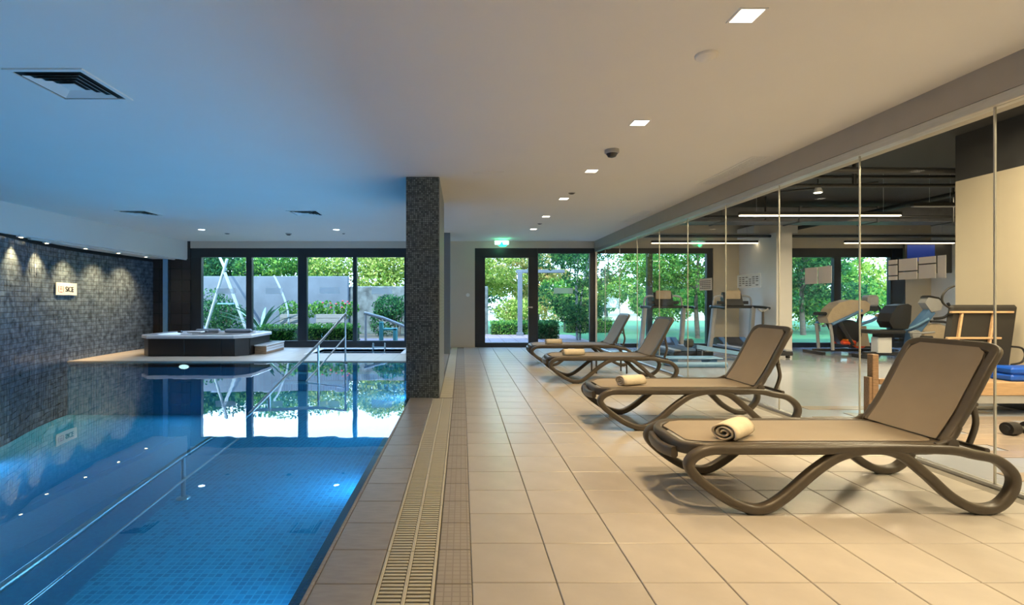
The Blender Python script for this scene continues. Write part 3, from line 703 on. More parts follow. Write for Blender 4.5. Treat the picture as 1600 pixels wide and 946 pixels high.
# ================================================================ LOUNGERS
loop = [(.038, .300), (.075, .215), (.235, .095), (.365, .038), (.470, .034), (.590, .100), (.772, .247), (.931, .340), (1.12, .374), (1.28, .340), (1.426, .226), (1.557, .105), (1.69, .036), (1.82, .040), (1.915, .125), (1.935, .225), (1.845, .312), (1.70, .345), (1.557, .372), (1.2, .380), (.8, .372), (.4, .372), (.15, .368)]
def make_lounger(label):
    t = thing('sun_lounger', label, 'sun lounger', (0, 0, 0), group='taupe sun loungers on the tiled walkway')
    lp = crom([(x, 0, z) for x, z in loop], 5, True)
    for y in (0, .70):
        inw = .0
        pth = [(p.x, y + (0.02 if y == 0 else -.02)*min(1, max(0, (p.z-.05)/.3)), p.z) for p in lp]
        MB().tube(pth, 1, closed=True, bi=(0, 1, 0), prof=rprof(.028, .033)).build('side_frame', 'wicker', t)
    # seat surround: rounded ring
    def ring(x0, x1, y0, y1, r, z, k=6):
        out = []
        for cx, cy, st in ((x1-r, y1-r, 0), (x0+r, y1-r, 1), (x0+r, y0+r, 2), (x1-r, y0+r, 3)):
            for q in range(k+1):
                a = pi/2*(st+q/k); out.append((cx+r*cos(a), cy+r*sin(a), z))
        return out
    rg = ring(.045, 1.60, .045, .655, .16, .372)
    rg = [(x, y, z-(.035*max(0, (.25-x)/.25)**2)) for x, y, z in rg]
    MB().tube(rg, 1, closed=True, bi=(0, 0, 1), prof=rprof(.028, .036)).build('seat_frame', 'wicker', t)
    MB().tube([(.012, .16, .315), (-.004, .25, .305), (-.008, .35, .30), (-.004, .45, .305), (.012, .54, .315)], 1, bi=(0, 0, 1), prof=rprof(.022, .034)).build('front_bar', 'wicker', t)
    sl = MB(); nx, ny = 20, 8; vs = []
    for i in range(nx+1):
        for j in range(ny+1):
            u, v_ = i/nx, j/ny; x = .085+u*1.50; y = .085+v_*.53
            hw = 1.0
            if x < .22:
                d = (.22-x)/.14; hw = math.sqrt(max(0, 1-min(1, d)**2))*.45+.55
            y = .35+(y-.35)*hw
            vs.append((x, y, .404 - .010*sin(pi*v_)*sin(pi*min(1, u*1.05)) - .035*max(0, (.25-x)/.25)**2))
    fs = [(i*(ny+1)+j, (i+1)*(ny+1)+j, (i+1)*(ny+1)+j+1, i*(ny+1)+j+1) for i in range(nx) for j in range(ny)]
    m_ = len(vs); vs += [(a, b, c-.006) for a, b, c in vs]; fs2 = [tuple(m_+q for q in f)[::-1] for f in fs]
    sl.add(vs, fs+fs2, True); sl.build('seat_sling', 'sling', t)
    # backrest
    prof = crom([(1.575, 0, .405), (1.665, 0, .535), (1.745, 0, .68), (1.835, 0, .85), (1.905, 0, .965)], 5)
    def bp(u):
        f = u*(len(prof)-1); i = min(int(f), len(prof)-2); return prof[i].lerp(prof[i+1], f-i)
    U = []
    for q in range(13): U.append((q/12*.90, .055))
    for q in range(1, 8):
        a = pi/2*q/8; U.append((.90+.10*sin(a), .055+.10*(1-cos(a))))
    U.append((1.0, .17)); U.append((1.0, .35))
    half = [(bp(u), y) for u, y in U]
    path = [V((p.x, y, p.z)) for p, y in half] + [V((p.x, .70-y, p.z)) for p, y in half[::-1][1:]]
    # bow the top slightly
    bk = MB(); vs = []; m2 = len(path); pr = rprof(.030, .020)
    for i, p in enumerate(path):
        tt = (path[min(i+1, m2-1)]-path[max(0, i-1)]).normalized()
        nn = V((-.86, 0, .50)); nn = (nn-tt*nn.dot(tt)).normalized(); ss_ = tt.cross(nn)
        for a, c in pr: vs.append(p+ss_*a+nn*c)
    k = len(pr); bk.add(vs, [(i*k+j, i*k+(j+1) % k, (i+1)*k+(j+1) % k, (i+1)*k+j) for i in range(m2-1) for j in range(k)], True)
    bk.add(vs[:k], [tuple(range(k))[::-1]]); bk.add(vs[-k:], [tuple(range(k))]); bk.build('back_frame', 'wicker', t)
    # dark channel and sling
    def panel(inset, off, th, name, m):
        b_ = MB(); vs = []; nu, nv = 14, 6
        for i in range(nu+1):
            u = .0+(1-inset*1.35)*i/nu
            p = bp(u); tg = (bp(min(1, u+.02))-bp(max(0, u-.02))).normalized(); nn = V((-tg.z, 0, tg.x))
            hw = .295-inset
            if u > .86-inset: hw -= .07*((u-(.86-inset))/.14)**2
            for j in range(nv+1):
                v_ = j/nv*2-1; vs.append(p+nn*(off-.010*(1-v_*v_)*sin(pi*min(1, u+.1)))+V((0, .35+v_*hw, 0)))
        fs = [(i*(nv+1)+j, (i+1)*(nv+1)+j, (i+1)*(nv+1)+j+1, i*(nv+1)+j+1) for i in range(nu) for j in range(nv)]
        mm = len(vs); vs += [q-V((-.5, 0, .3))*th for q in vs]
        b_.add(vs, fs+[tuple(mm+q for q in f)[::-1] for f in fs], True); return b_.build(name, m, t)
    panel(.012, .008, .01, 'sling_channel', 'rubber'); panel(.034, .022, .02, 'back_sling', 'sling')
    for y in (.03, .67):
        h = MB().cyl((1.585, y-.028, .405), (1.585, y+.028, .405), .032, n=14).build('hinge', 'wicker', t)
        MB().tube(crom([(1.50, y, .392), (1.54, y, .405), (1.60, y, .435), (1.64, y, .50)], 4), .018, 8).build('hinge_arm', 'wicker', t)
    for y in (.13, .57):
        MB().tube(crom([(1.80, y, .76), (1.82, y, .62), (1.84, y, .50), (1.80, y, .375)], 4), 1, bi=(0, 1, 0), prof=rprof(.016, .012)).build('support_strut', 'wicker', t)
    MB().tube([(1.81, .03, .36), (1.81, .67, .36)], .016, 8).build('rear_crossbar', 'wicker', t)
    MB().tube([(1.815, .10, .62), (1.815, .60, .62)], .013, 8).build('strut_bar', 'wicker', t)
    for x in (.62, 1.12): MB().box(x-.03, x+.03, .05, .65, .345, .37, b=.008).build('crossbar', 'wicker', t)
    for y in (0, .70):
        for x, z in ((.41, .0), (1.74, .0)): B(x-.05, x+.05, y-.022, y+.022, 0, .018, b=.004).build('foot_pad', 'rubber', t)
    return t
LX = 1.30
l1 = make_lounger('largest and nearest taupe sun lounger with a rolled towel at its foot')
l1.location = (LX, 3.0, 0)
dup(l1, (LX, 4.93, 0), 0, 'second nearest taupe sun lounger from the camera')
dup(l1, (LX, 7.72, 0), 0, 'third taupe sun lounger with backrest before first treadmill')
dup(l1, (LX, 9.75, 0), 0, 'farthest taupe sun lounger nearest the garden door')
def towel(loc, rz, label, Lt=.27, s=1.0):
    m = MB(); n_ = 64; turns = 2.6; outer = []; th = .0095
    for i in range(n_+1):
        a = turns*2*pi*i/n_; r = .014+.056*(i/n_)
        outer.append((r*cos(a), r*sin(a)))
    vs = []
    nl = 8
    for k in range(nl+1):
        xk = Lt*(k/nl); bul = 1-.05*abs(2*k/nl-1)**3
        for i, (a, b) in enumerate(outer):
            r = math.hypot(a, b); wob = 1+.02*sin(i*.9+k)
            for q in (0, th):
                f = (r-q)/r*bul*wob; jit = .004*sin(i*.7) if k in (0, nl) else 0
                vs.append((xk+jit, a*f*1.18*s, b*f*.86*s))
    w_ = 2*(n_+1)
    fs = []
    for k in range(nl):
        for i in range(n_):
            o = k*w_+i*2
            fs.append((o, o+2, o+w_+2, o+w_)); fs.append((o+1, o+w_+1, o+w_+3, o+3))
        o = k*w_+n_*2; fs.append((o, o+1, o+w_+1, o+w_))
    for k in (0, nl):
        for i in range(n_):
            o = k*w_+i*2; fs.append((o, o+1, o+3, o+2))
    m.add(vs, fs, True)
    zmin = min(v[2] for v in m.v)
    m.xf(Matrix.Translation((0, 0, -zmin)))
    o = m.build('rolled_towel', 'towel'); o.location = loc; o.rotation_euler = (0, 0, rz)
    tag(o, label, 'towel', 'rolled cream towels on the loungers'); return o
towel((1.58, 3.10, .403), R(42), 'rolled cream towel on the largest nearest lounger', .29, 1.05)
towel((1.57, 5.10, .403), R(22), 'rolled cream towel on the second nearest lounger', .27)
towel((1.56, 7.92, .403), R(8), 'rolled cream towel on the third lounger', .33)
towel((1.63, 9.98, .403), R(6), 'rolled cream towel on the farthest lounger', .31)
# low side table between the two far loungers
tb = thing('side_table', 'low taupe side table between the two farthest loungers', 'table', (2.25, 8.72, 0))
B(0, .62, 0, .42, .30, .335, b=.012).build('tabletop', 'wicker', tb)
for x in (.05, .57):
    for y in (.05, .37): MB().cyl((x, y, 0), (x, y, .30), .014, .018, 8).build('leg', 'wicker', tb)

# ================================================================ GYM
def linear(x0, y, z, ln, label, lit=True):
    t = thing('linear_lamp', label, 'lamp', (x0, y, z), group='suspended linear gym lamps')
    B(0, ln, -.035, .035, .0, .055, b=.004).build('housing', 'blackpipe', t)
    B(.01, ln-.01, -.030, .030, -.018, 0, b=.004).build('diffuser', 'tubelens' if lit else 'grey', t)
    for x in (.3, ln-.3): MB().cyl((x, 0, .055), (x, 0, 3.45-z), .003, n=6).build('wire', 'alu', t)
linear(4.76, 8.8, 2.72, 2.78, 'lit linear lamp hanging highest and nearest in the gym')
linear(4.75, 13.2-.35, 2.70, 2.7, 'lit linear lamp hanging before the treadmill window')
linear(9.6, 13.2-.35, 2.70, 2.75, 'lit linear lamp hanging before the bike window')
linear(7.55, 8.6, 2.84, .95, 'short unlit linear lamp beside nearest lit linear lamp', False)
for x, y, ln in ((6.1, 8.8, 2.7), (6.1, 12.85, 2.6), (11, 12.85, 2.6)):
    lamp('AREA', 'linear_lamp_light', (x, y, 2.69), 150, (1, .80, .52), ln, aim=(x, y, 0), sy=.06)
for x, y in ((5.2, 5.2), (5.2, 2.6), (5.0, 0.2), (9.5, 9.0), (5.6, 4.2)):  # unseen fill lights added to brighten the gym, no fixtures modelled
    lamp('AREA', 'gym_fill_light', (x, y, 3.3), 110, (1, .80, .52), .5, aim=(x, y, 0))
pipes = thing('pipework', 'black pipes and cable trays under dark gym ceiling', 'pipes', (4, 0, 3.0))
def pipe(a, b, r, m='blackpipe'): MB().cyl((a[0]-4, a[1], a[2]-3.0), (b[0]-4, b[1], b[2]-3.0), r, n=8).build('pipe', m, pipes)
pipe((3.95, 6.9, 3.02), (8, 6.9, 2.98), .045); pipe((3.95, 7.7, 2.98), (9, 7.7, 2.98), .03); pipe((3.95, 8.0, 3.18), (9, 8.0, 3.18), .03)
pipe((5.9, 7.7, 2.98), (5.9, 7.7, 3.45), .03); pipe((7.6, 6.9, 2.98), (7.6, 6.9, 3.45), .02)
pipe((3.95, 10.4, 2.95), (12.5, 10.4, 2.95), .03); pipe((3.95, 12.3, 2.80), (12.5, 12.3, 2.80), .035); pipe((3.95, 12.35, 2.86), (12.5, 12.35, 2.86), .012, 'grey')
pipe((5.2, 4, 3.2), (5.2, 13.5, 3.2), .06); pipe((8.8, 7, 3.15), (8.8, 13.5, 3.15), .05); pipe((4.4, 4, 3.1), (4.4, 13.5, 3.1), .025, 'grey')
pipe((4.0, 9.6, 3.1), (6.5, 8.0, 3.1), .015); pipe((6.4, 10.8, 2.95), (6.4, 10.8, 3.45), .02); pipe((9.4, 9.8, 2.75), (9.4, 9.8, 3.45), .015)
dc = thing('air_duct', 'large rectangular grey air duct crossing behind the gym lamps', 'duct', (4, 11.2, 2.98))
for k in range(5): B(k*1.7, k*1.7+1.68, 0, .55, 0, .32, b=.01).build('duct_section', 'duct', dc); 
for k in range(6): B(k*1.7-.03, k*1.7+.01, -.02, .57, -.02, .34).build('flange', 'duct', dc)
dc2 = thing('air_duct', 'long dark air duct running beside the partition beam', 'duct', (4.0, 2.0, 2.98))
for k in range(5): B(0, .42, k*2.2, k*2.2+2.17, 0, .26, b=.01).build('duct_section', 'duct', dc2)
tray = thing('duct_box', 'pale grey boxed duct above white pier', 'duct', (7.3, 12.8, 2.86))
B(0, 1.1, 0, .8, 0, .28, b=.01).build('casing', 'gymwhite', tray)
for x, y, z, lb in ((8.0, 6.4, 2.98, 'small bright spotlight under gym ceiling near the right edge'), (5.7, 8.2, 3.0, 'small white spotlight beside the black pipes')):
    t = thing('ceiling_spot', lb, 'light', (x, y, z)); 
    MB().cyl((0, 0, .08), (0, 0, 3.45-z), .008, n=6).build('stem', 'blackpipe', t); MB().lathe([(.03, .08), (.06, .02), (.07, -.02)], 14).build('shade', 'white', t); MB().cyl((0, 0, -.021), (0, 0, -.025), .055, n=14).build('lens', 'lens', t)
# dark screen
tv = thing('wall_screen', 'dark wide screen with dim blue picture high beside the bike window', 'screen', (11.25, 13.0, 1.95))
B(0, 1.2, 0, .08, 0, .78, b=.01).build('casing', 'dgrey', tv); B(.05, .75, -.004, 0, .30, .72).build('display', 'screen', tv)
MB().cyl((.6, .08, .4), (.6, .7, .4), .03, n=8).build('bracket', 'dgrey', tv)

def treadmill(loc, label):
    t = thing('treadmill', label, 'treadmill', loc, group='treadmills before the gym window')
    # origin: floor, centre of uprights; deck runs towards -y
    B(-.43, .43, -1.75, .25, .06, .15, b=.02).build('deck_frame', 'dgrey', t)
    B(-.25, .25, -1.72, -.12, .15, .165, b=.004).build('belt', 'rubber', t)
    for s_ in (-1, 1): MB().box(s_*.34-.075, s_*.34+.075, -1.74, -.1, .15, .185, b=.01).build('side_rail', 'grey', t)
    MB().prism([(-.30, .15), (.28, .15), (.26, .27), (.05, .34), (-.20, .22)], -.36, .36, 'x').build('motor_hood', 'dgrey', t)
    for s_ in (-1, 1):
        MB().prism([(-.30, .16), (-.06, .34), (.02, .34), (-.18, .16)], s_*.26-.05, s_*.26+.05, 'x').build('hood_fin', 'mblue', t)
        u = MB(); u.tube([(s_*.50-.04, .0, .05), (s_*.49, -.02, .5), (s_*.48+.02, -.08, 1.1)], 1, bi=(0, 1, 0), prof=rprof(.05, .06)); u.build('upright', 'grey', t)
        MB().tube(crom([(s_*.47, -.05, 1.12), (s_*.45, -.05, 1.30), (s_*.36, -.05, 1.36), (s_*.22, -.03, 1.34), (s_*.17, -.02, 1.14)], 4), .025, 8).build('arm_loop', 'grey', t)
        MB().tube([(s_*.50, -.02, 1.10), (s_*.52, -.45, 1.09), (s_*.52, -.72, 1.07)], .032, 10).build('side_handle', 'rubber', t)
    B(-.56, .56, -.12, .0, 1.06, 1.13, b=.02).build('crossbar', 'dgrey', t)
    cs = MB().prism([(-.16, 1.13), (.02, 1.13), (.08, 1.30), (.02, 1.46), (-.02, 1.46)], -.23, .23, 'x').build('console', 'dgrey', t)
    pn = MB().prism([(-.028, 1.235), (-.150, 1.235) if False else (-.036, 1.235), (-.028, 1.45), (-.020, 1.45)], -.20, .20, 'x')
    B(-.19, .19, -.10, -.06, 1.28, 1.50, b=.02).build('display', 'cover', cs)
    B(-.38, -.20, -.10, -.04, 1.16, 1.24, b=.01).build('cup_holder', 'rubber', t); B(.20, .38, -.10, -.04, 1.16, 1.24, b=.01).build('cup_holder', 'rubber', t)
    for s_ in (-1, 1): MB().cyl((s_*.36, -1.7, .035), (s_*.30, -1.7, .035), .035, n=10).build('wheel', 'rubber', t)
    return t
T1 = treadmill((4.98, 12.75, 0), 'treadmill before the garden window beyond the farthest loungers')
dup(T1, (6.70, 12.75, 0), 0, 'treadmill before cream wall between the gym windows')
# incline boards / bench on floor
bn = thing('sit_up_bench', 'low pale blue sloping bench in front of the treadmills', 'bench', (4.86, 10.6, 0))
MB().prism([(0, .25), (1.12, .08), (1.12, .15), (0, .33)], 0, .30, 'y').build('pad', 'lblue', bn)
for x, z in ((.12, .23), (1.02, .10)):
    MB().tube([(x, .02, 0), (x, .02, z), (x, .28, z), (x, .28, 0)], .018, 8).build('leg', 'dgrey', bn)
B(-.18, -.02, .05, .25, .27, .45, b=.04).build('end_pad', 'dgrey', bn)
b2 = thing('step_platform', 'low silver blue step platform behind the third lounger', 'platform', (3.85, 9.7, 0))
B(0, 1.1, 0, .4, .13, .16, b=.012).build('top', 'lblue', b2); 
for x in (.1, .85): B(x, x+.16, .03, .37, 0, .13, b=.02).build('foot', 'mblue', b2)
MB().cyl((.1, -.12, .05), (1.1, -.12, .05), .05, n=12).build('roller', 'lblue', b2)
st = thing('dumbbell_stand', 'slim metal stand beside white pier', 'stand', (7.05, 12.0, 0))
MB().lathe([(.16, 0), (.16, .03), (.03, .05)], 16).build('base', 'grey', st); MB().cyl((0, 0, .04), (0, 0, 1.0), .025, n=10).build('pole', 'wicker', st)
MB().tube([(-.12, 0, 1.06), (-.04, 0, 1.0), (.04, 0, 1.0), (.12, 0, 1.06)], .02, 8).build('cradle', 'grey', st)

# elliptical trainer with cover
el = thing('cross_trainer', 'cross trainer draped with a beige cloth before bike window', 'exercise machine', (8.65, 12.1, 0))
def el_(name, m, mb): return mb.build(name, m, el)
el_('base_frame', 'dgrey', MB().box(-.35, 1.0, -.05, .05, .05, .12, b=.01).box(-.38, -.30, -.35, .35, .0, .07, b=.01).box(.92, 1.0, -.3, .3, 0, .07, b=.01))
el_('cloth_cover', 'cover', MB().prism([(-.14, .85), (-.02, 1.06), (.15, 1.20), (.42, 1.27), (.75, 1.25), (.86, 1.17), (.84, 1.02), (.70, .93), (.50, .98), (.30, .82), (.05, .74), (-.10, .72)], -.17, .17, 'y'))
el_('console', 'grey', MB().box(.86, 1.12, -.14, .14, 1.10, 1.38, b=.05)); el_('console_base', 'dgrey', MB().box(.84, 1.10, -.12, .12, 1.0, 1.12, b=.02)); el_('mast', 'rubber', MB().tube([(.55, 0, .2), (.72, 0, .7), (.86, 0, 1.25)], .05, 8))
for s_ in (-1, 1):
    el_('arm_lever', 'mblue', MB().tube([(-.10, s_*.26, .70), (.30, s_*.26, .88), (.62, s_*.22, 1.02)], .035, 8))
    el_('leg_link', 'dgrey', MB().tube([(.10, s_*.20, .78), (.25, s_*.20, .50), (.42, s_*.20, .22)], .05, 8))
    el_('rear_link', 'grey', MB().tube([(-.12, s_*.24, .70), (-.08, s_*.24, .40), (-.06, s_*.24, .10)], .035, 8))
    el_('pedal', 'red', MB().box(.20, .52, s_*.16-.07, s_*.16+.07, .22, .32, b=.03))
    el_('pedal_strap', 'orange', MB().box(.26, .42, s_*.16-.075, s_*.16+.075, .32, .35, b=.01))
el_('flywheel_housing', 'dgrey', MB().cyl((.42, -.10, .50), (.42, .10, .50), .30, n=24)); el_('rear_grip', 'rubber', MB().box(-.30, -.08, -.12, .12, .90, .98, b=.03))
# second machine: spinner behind
sp_ = thing('exercise_bike', 'upright bike with orange trim between cross trainer and recumbent bike', 'exercise machine', (9.85, 12.75, 0))
MB().box(-.2, .8, -.04, .04, .05, .12).box(-.2, -.12, -.25, .25, 0, .06).box(.72, .8, -.25, .25, 0, .06).build('base_frame', 'dgrey', sp_)
MB().prism([(-.10, .12), (.25, .12), (.15, .62), (-.15, .62)], -.08, .08, 'y').build('body', 'cover', sp_)
MB().tube([(-.1, 0, .6), (.35, 0, .75), (.62, 0, .90)], .04, 8).build('crossbar', 'lblue', sp_); MB().box(.46, .58, -.06, .06, .82, .92, b=.02).build('clamp', 'orange', sp_)
MB().cyl((.0, -.07, .28), (.0, .07, .28), .22, n=20).build('flywheel', 'red', sp_); MB().cyl((-.0, -.075, .28), (.0, .075, .28), .12, n=20).build('hub', 'orange', sp_)
MB().tube([(.62, -.2, 1.15), (.66, -.12, 1.02), (.62, 0, .92), (.66, .12, 1.02), (.62, .2, 1.15)], .03, 8).build('handlebar', 'rubber', sp_)
MB().box(.3, .5, -.1, .1, .42, .5, b=.03).build('pedal', 'orange', sp_)
# recumbent bike
rb = thing('recumbent_bike', 'recumbent bike with dark padded seat and blue mast', 'exercise machine', (9.1, 11.1, 0))
def rr(name, m, mb): return mb.build(name, m, rb)
rr('base_frame', 'dgrey', MB().box(-.40, 1.75, -.05, .05, .06, .14, b=.01).box(-.42, -.32, -.32, .32, 0, .08, b=.01).box(1.6, 1.7, -.3, .3, 0, .08, b=.01))
rr('seat_back', 'blackpad', MB().prism([(.10, .66), (.02, .80), (.08, .98), (.20, 1.14), (.42, 1.18), (.50, 1.14), (.48, .80), (.42, .64)], -.17, .17, 'y'))
rr('seat_pad', 'dgrey', MB().box(-.36, .36, -.22, .22, .54, .62, b=.03)); rr('seat_bracket', 'rubber', MB().box(-.12, .16, -.12, .12, .46, .54, b=.01))
rr('seat_post', 'white', MB().box(-.16, .14, -.10, .10, .12, .46, b=.01))
rr('seat_back_tube', 'grey', MB().tube([(.50, 0, 1.16), (.53, 0, .9), (.50, 0, .6)], .02, 8))
rr('side_rail', 'grey', MB().tube([(.36, -.26, .58), (.62, -.26, .56), (.9, -.26, .58)], .022, 8))
rr('crank_gear', 'grey', MB().cyl((.62, -.16, .52), (.62, -.10, .52), .10, n=14)); rr('pedal', 'dgrey', MB().box(.68, .86, -.30, -.14, .42, .50, b=.02)); rr('pedal', 'dgrey', MB().box(.50, .66, .14, .30, .34, .42, b=.02))
rr('mast', 'mblue', MB().prism([(.72, .10), (1.05, .10), (1.0, .55), (1.32, .98), (1.18, 1.06), (.80, .62)], -.07, .07, 'y').xf(Matrix.Translation((-.22, 0, 0))))
rr('mast_rail', 'lblue', MB().tube([(.55, -.10, .58), (.90, -.10, .72), (1.15, -.10, .86)], .025, 8).xf(Matrix.Translation((-.22, 0, 0))))
rr('flywheel_cover', 'cover', MB().prism([(1.02, .40), (1.05, .60), (1.18, .74), (1.36, .76), (1.55, .66), (1.68, .52), (1.70, .40)], -.12, .12, 'y').xf(Matrix.Translation((-.22, 0, 0))))
rr('console', 'grey', MB().prism([(1.08, 1.20), (1.15, 1.32), (1.38, 1.28), (1.46, 1.16), (1.42, 1.05), (1.22, 1.0)], -.09, .09, 'y').xf(Matrix.Translation((-.22, 0, 0))))
rr('console_cap', 'rubber', MB().prism([(1.12, 1.32), (1.18, 1.36), (1.38, 1.32), (1.44, 1.25), (1.38, 1.28), (1.15, 1.32)], -.09, .09, 'y').xf(Matrix.Translation((-.22, 0, 0))))
for s_ in (-1, 1): rr('handlebar', 'rubber', MB().tube(crom([(1.25, s_*.10, .86), (1.42, s_*.18, .90), (1.52, s_*.20, 1.05), (1.46, s_*.2, 1.20)], 4), .028, 8).xf(Matrix.Translation((-.22, 0, 0))))
rr('long_arm', 'dgrey', MB().tube(crom([(1.15, -.14, .80), (1.5, -.14, .78), (1.8, -.14, .62), (1.9, -.14, .60)], 4), .025, 8).xf(Matrix.Translation((-.22, 0, 0))))
rr('lower_body', 'dgrey', MB().box(1.0, 2.1, -.12, .12, .14, .42, b=.03).xf(Matrix.Translation((-.22, 0, 0))))

# reformer machine and mats at right
rf = thing('pilates_reformer', 'wooden exercise bed with black upright board and beech rails', 'exercise machine', (4.62, 5.55, 0))
def q_(name, m, mb): return mb.build(name, m, rf)
q_('foot_post', 'wood2', MB().box(-.17, -.10, 0, .08, 0, .665, b=.006)); q_('foot_post', 'wood2', MB().box(-.208, -.172, .0, .08, 0, .42, b=.005))
q_('foot_rail', 'wood2', MB().box(-.10, .80, .0, .05, .34, .40, b=.006))
for i in range(3): q_('bed_plank', 'wood', MB().box(.80, 1.96, .02+.21*i, .22+.21*i, .33, .36, b=.005))
q_('bed_side', 'wood', MB().box(.80, 1.96, 0, .02, .22, .36, b=.004)); q_('bed_base', 'grey', MB().box(.80, 1.96, .01, .60, .13, .22, b=.004))
for x in (.88, 1.75): q_('leg', 'dgrey', MB().box(x, x+.08, .05, .55, 0, .13, b=.01))
bd = MB(); bd.box(0, .79, 0, .07, 0, .76, b=.03); bd.xf(Matrix.Shear('XY', 4, (0, 0)) if False else Matrix(((1, 0, .25, .90), (0, 1, .10, .34), (0, 0, 1, .44), (0, 0, 0, 1)))); q_('upright_board', 'blackpad', bd)
def sh(mb): mb.xf(Matrix(((1, 0, .25, .90), (0, 1, .10, .34), (0, 0, 1, .44), (0, 0, 0, 1)))); return mb
q_('horizontal_rail', 'wood', sh(MB().box(-.02, .70, -.035, 0, .665, .688, b=.003))); q_('horizontal_rail', 'wood', sh(MB().box(-.02, .60, -.035, 0, .365, .388, b=.003)))
q_('vertical_rail', 'wood', sh(MB().box(.10, .125, -.03, 0, .30, .66, b=.003))); q_('vertical_rail', 'wood', sh(MB().box(.47, .495, -.03, 0, .30, .66, b=.003)))
q_('board_prop', 'rubber', MB().tube([(1.08, .5, .36), (1.11, .52, .75), (1.18, .5, 1.0)], .02, 8))
q_('cable_loop', 'rubber', MB().tube(crom([(1.05, .40, 1.16), (.97, .40, 1.22), (.96, .40, 1.30), (1.02, .40, 1.38), (1.10, .40, 1.42)], 4), .012, 6))
q_('cable_loop', 'rubber', MB().tube(crom([(1.72, .36, .72), (1.84, .36, .70), (1.88, .36, .62), (1.84, .36, .54), (1.72, .36, .51)], 4), .012, 6))
for i, (z, lb) in enumerate(((.362, 'bright blue folded mat, lower of the two on the wooden bed'), (.44, 'bright blue folded mat, upper of the two on wooden bed'))):
    mt = MB(); mt.box(0, .50, 0, .26, 0, .075, b=.02).box(.02, .48, .01, .25, .02, .05); o = mt.build('exercise_mat', 'blue'); o.location = (6.02, 5.60, z); o.rotation_euler = (0, 0, R(2-4*i)); tag(o, lb, 'mat', 'blue mats')
db = thing('dumbbell', 'black dumbbell lying on gym floor behind nearest lounger', 'dumbbell', (5.05, 4.75, .06), R(8))
for x0, x1, r in ((0, .10, .06), (.22, .32, .06), (-.015, 0, .035), (.32, .335, .035)): MB().cyl((x0, 0, 0), (x1, 0, 0), r, n=14).build('weight', 'rubber', db)
MB().cyl((.1, 0, 0), (.22, 0, 0), .018, n=10).build('grip', 'steel', db)

# ================================================================ GARDEN
gd = MB(); gd.box(-60, 80, YB+.3, 90, -.25, -.03)
struct('ground', gd, 'grass', label='green lawn outside the windows')
tag(B(-20, -.8, 16.6, 19.4, -.03, -.01).build('planting_bed', 'earth'), 'dark planting bed before the garden wall', 'bed', kind='structure')
pv = MB(); pth_ = struct('garden_path', MB().box(.4, 4.0, YB+.5, 19.0, -.03, -.012), 'path', label='pink stone path outside the glazed door')
for i in range(6):
    for j in range(6): B(.45+i*.42, .45+i*.42+.40, YB+.6+j*.82, YB+.6+j*.82+.79, -.012, .0, b=.004).build('paving_slab', 'path', pth_)
tag(B(-4.6, -.6, YB+.5, 17.0, -.03, -.008).build('terrace', 'path'), 'pink terrace beneath the teal bench', 'terrace', kind='structure')
tag(B(-5, 60, 32, 90, -.03, .0).build('dry_field', 'field'), 'pale dry field beyond the trees', 'field', kind='structure')
# garden wall
struct('wall_garden', MB().box(-16, -4.35, 19.5, 19.75, -.05, 2.18, b=.02), 'gwall', label='grey blue rendered garden wall')
struct('wall_garden_stone', MB().box(-4.35, 1.0, 19.7, 20.1, -.05, 1.8, b=.03), 'stone', label='lower rough stone garden wall')
def leaves(mb, centers, n_, size, flat=.0):
    tot = sum((c[3]*c[4]*c[5])**(2/3) for c in centers)
    for cx, cy, cz, rx, ry, rz in centers:
        k = int(n_*((rx*ry*rz)**(2/3))/tot)
        for _ in range(k):
            a = random.uniform(0, 2*pi); u = random.uniform(-1, 1); r = random.uniform(.55, 1.0)**.6
            q = math.sqrt(1-u*u); p = V((cx+rx*r*q*cos(a), cy+ry*r*q*sin(a), cz+rz*r*u))
            d = V((random.gauss(0, 1), random.gauss(0, 1), random.gauss(0, .7))).normalized()
            e = d.orthogonal().normalized(); g = d.cross(e); s_ = size*random.uniform(.6, 1.3); th = random.uniform(0, pi)
            e2 = e*cos(th)+g*sin(th); g2 = d.cross(e2)
            mb.v += [tuple(p-e2*s_), tuple(p+g2*s_*.5), tuple(p+e2*s_), tuple(p-g2*s_*.5)]
            o = len(mb.v)-4; mb.f.append((o, o+1, o+2, o+3)); mb.sm.append(False)
def boxleaves(mb, x0, x1, y0, y1, z0, z1, n_, size):
    for _ in range(n_):
        p = V((random.uniform(x0, x1), random.uniform(y0, y1), random.uniform(z0, z1)))
        # push to the surface of the hedge
        f = random.random()
        if f < .5: p.y = y0+random.uniform(-.04, .08)
        elif f < .8: p.z = z1+random.uniform(-.10, .05)
        d = V((random.gauss(0, 1), random.gauss(0, 1), random.gauss(0, 1))).normalized(); e = d.orthogonal().normalized(); g = d.cross(e); s_ = size*random.uniform(.6, 1.3)
        mb.v += [tuple(p-e*s_), tuple(p+g*s_*.5), tuple(p+e*s_), tuple(p-g*s_*.5)]; o = len(mb.v)-4; mb.f.append((o, o+1, o+2, o+3)); mb.sm.append(False)
def hedge(x0, x1, y0, y1, z1, label, m='leafm', n_=2500, size=.035, core='leafd'):
    t = thing('hedge', label, 'hedge', (x0, y0, -.02))
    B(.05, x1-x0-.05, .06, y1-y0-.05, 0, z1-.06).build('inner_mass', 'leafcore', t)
    mb = MB(); boxleaves(mb, 0, x1-x0, 0, y1-y0, .03, z1+.02, n_, size); mb.build('leaves', m, t)
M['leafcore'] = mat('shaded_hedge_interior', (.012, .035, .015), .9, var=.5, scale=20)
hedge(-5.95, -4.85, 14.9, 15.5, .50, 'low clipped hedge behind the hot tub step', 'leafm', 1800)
hedge(-4.55, -3.05, 14.8, 15.5, .52, 'low clipped hedge before the plunge pool windows', 'leafm', 2600)
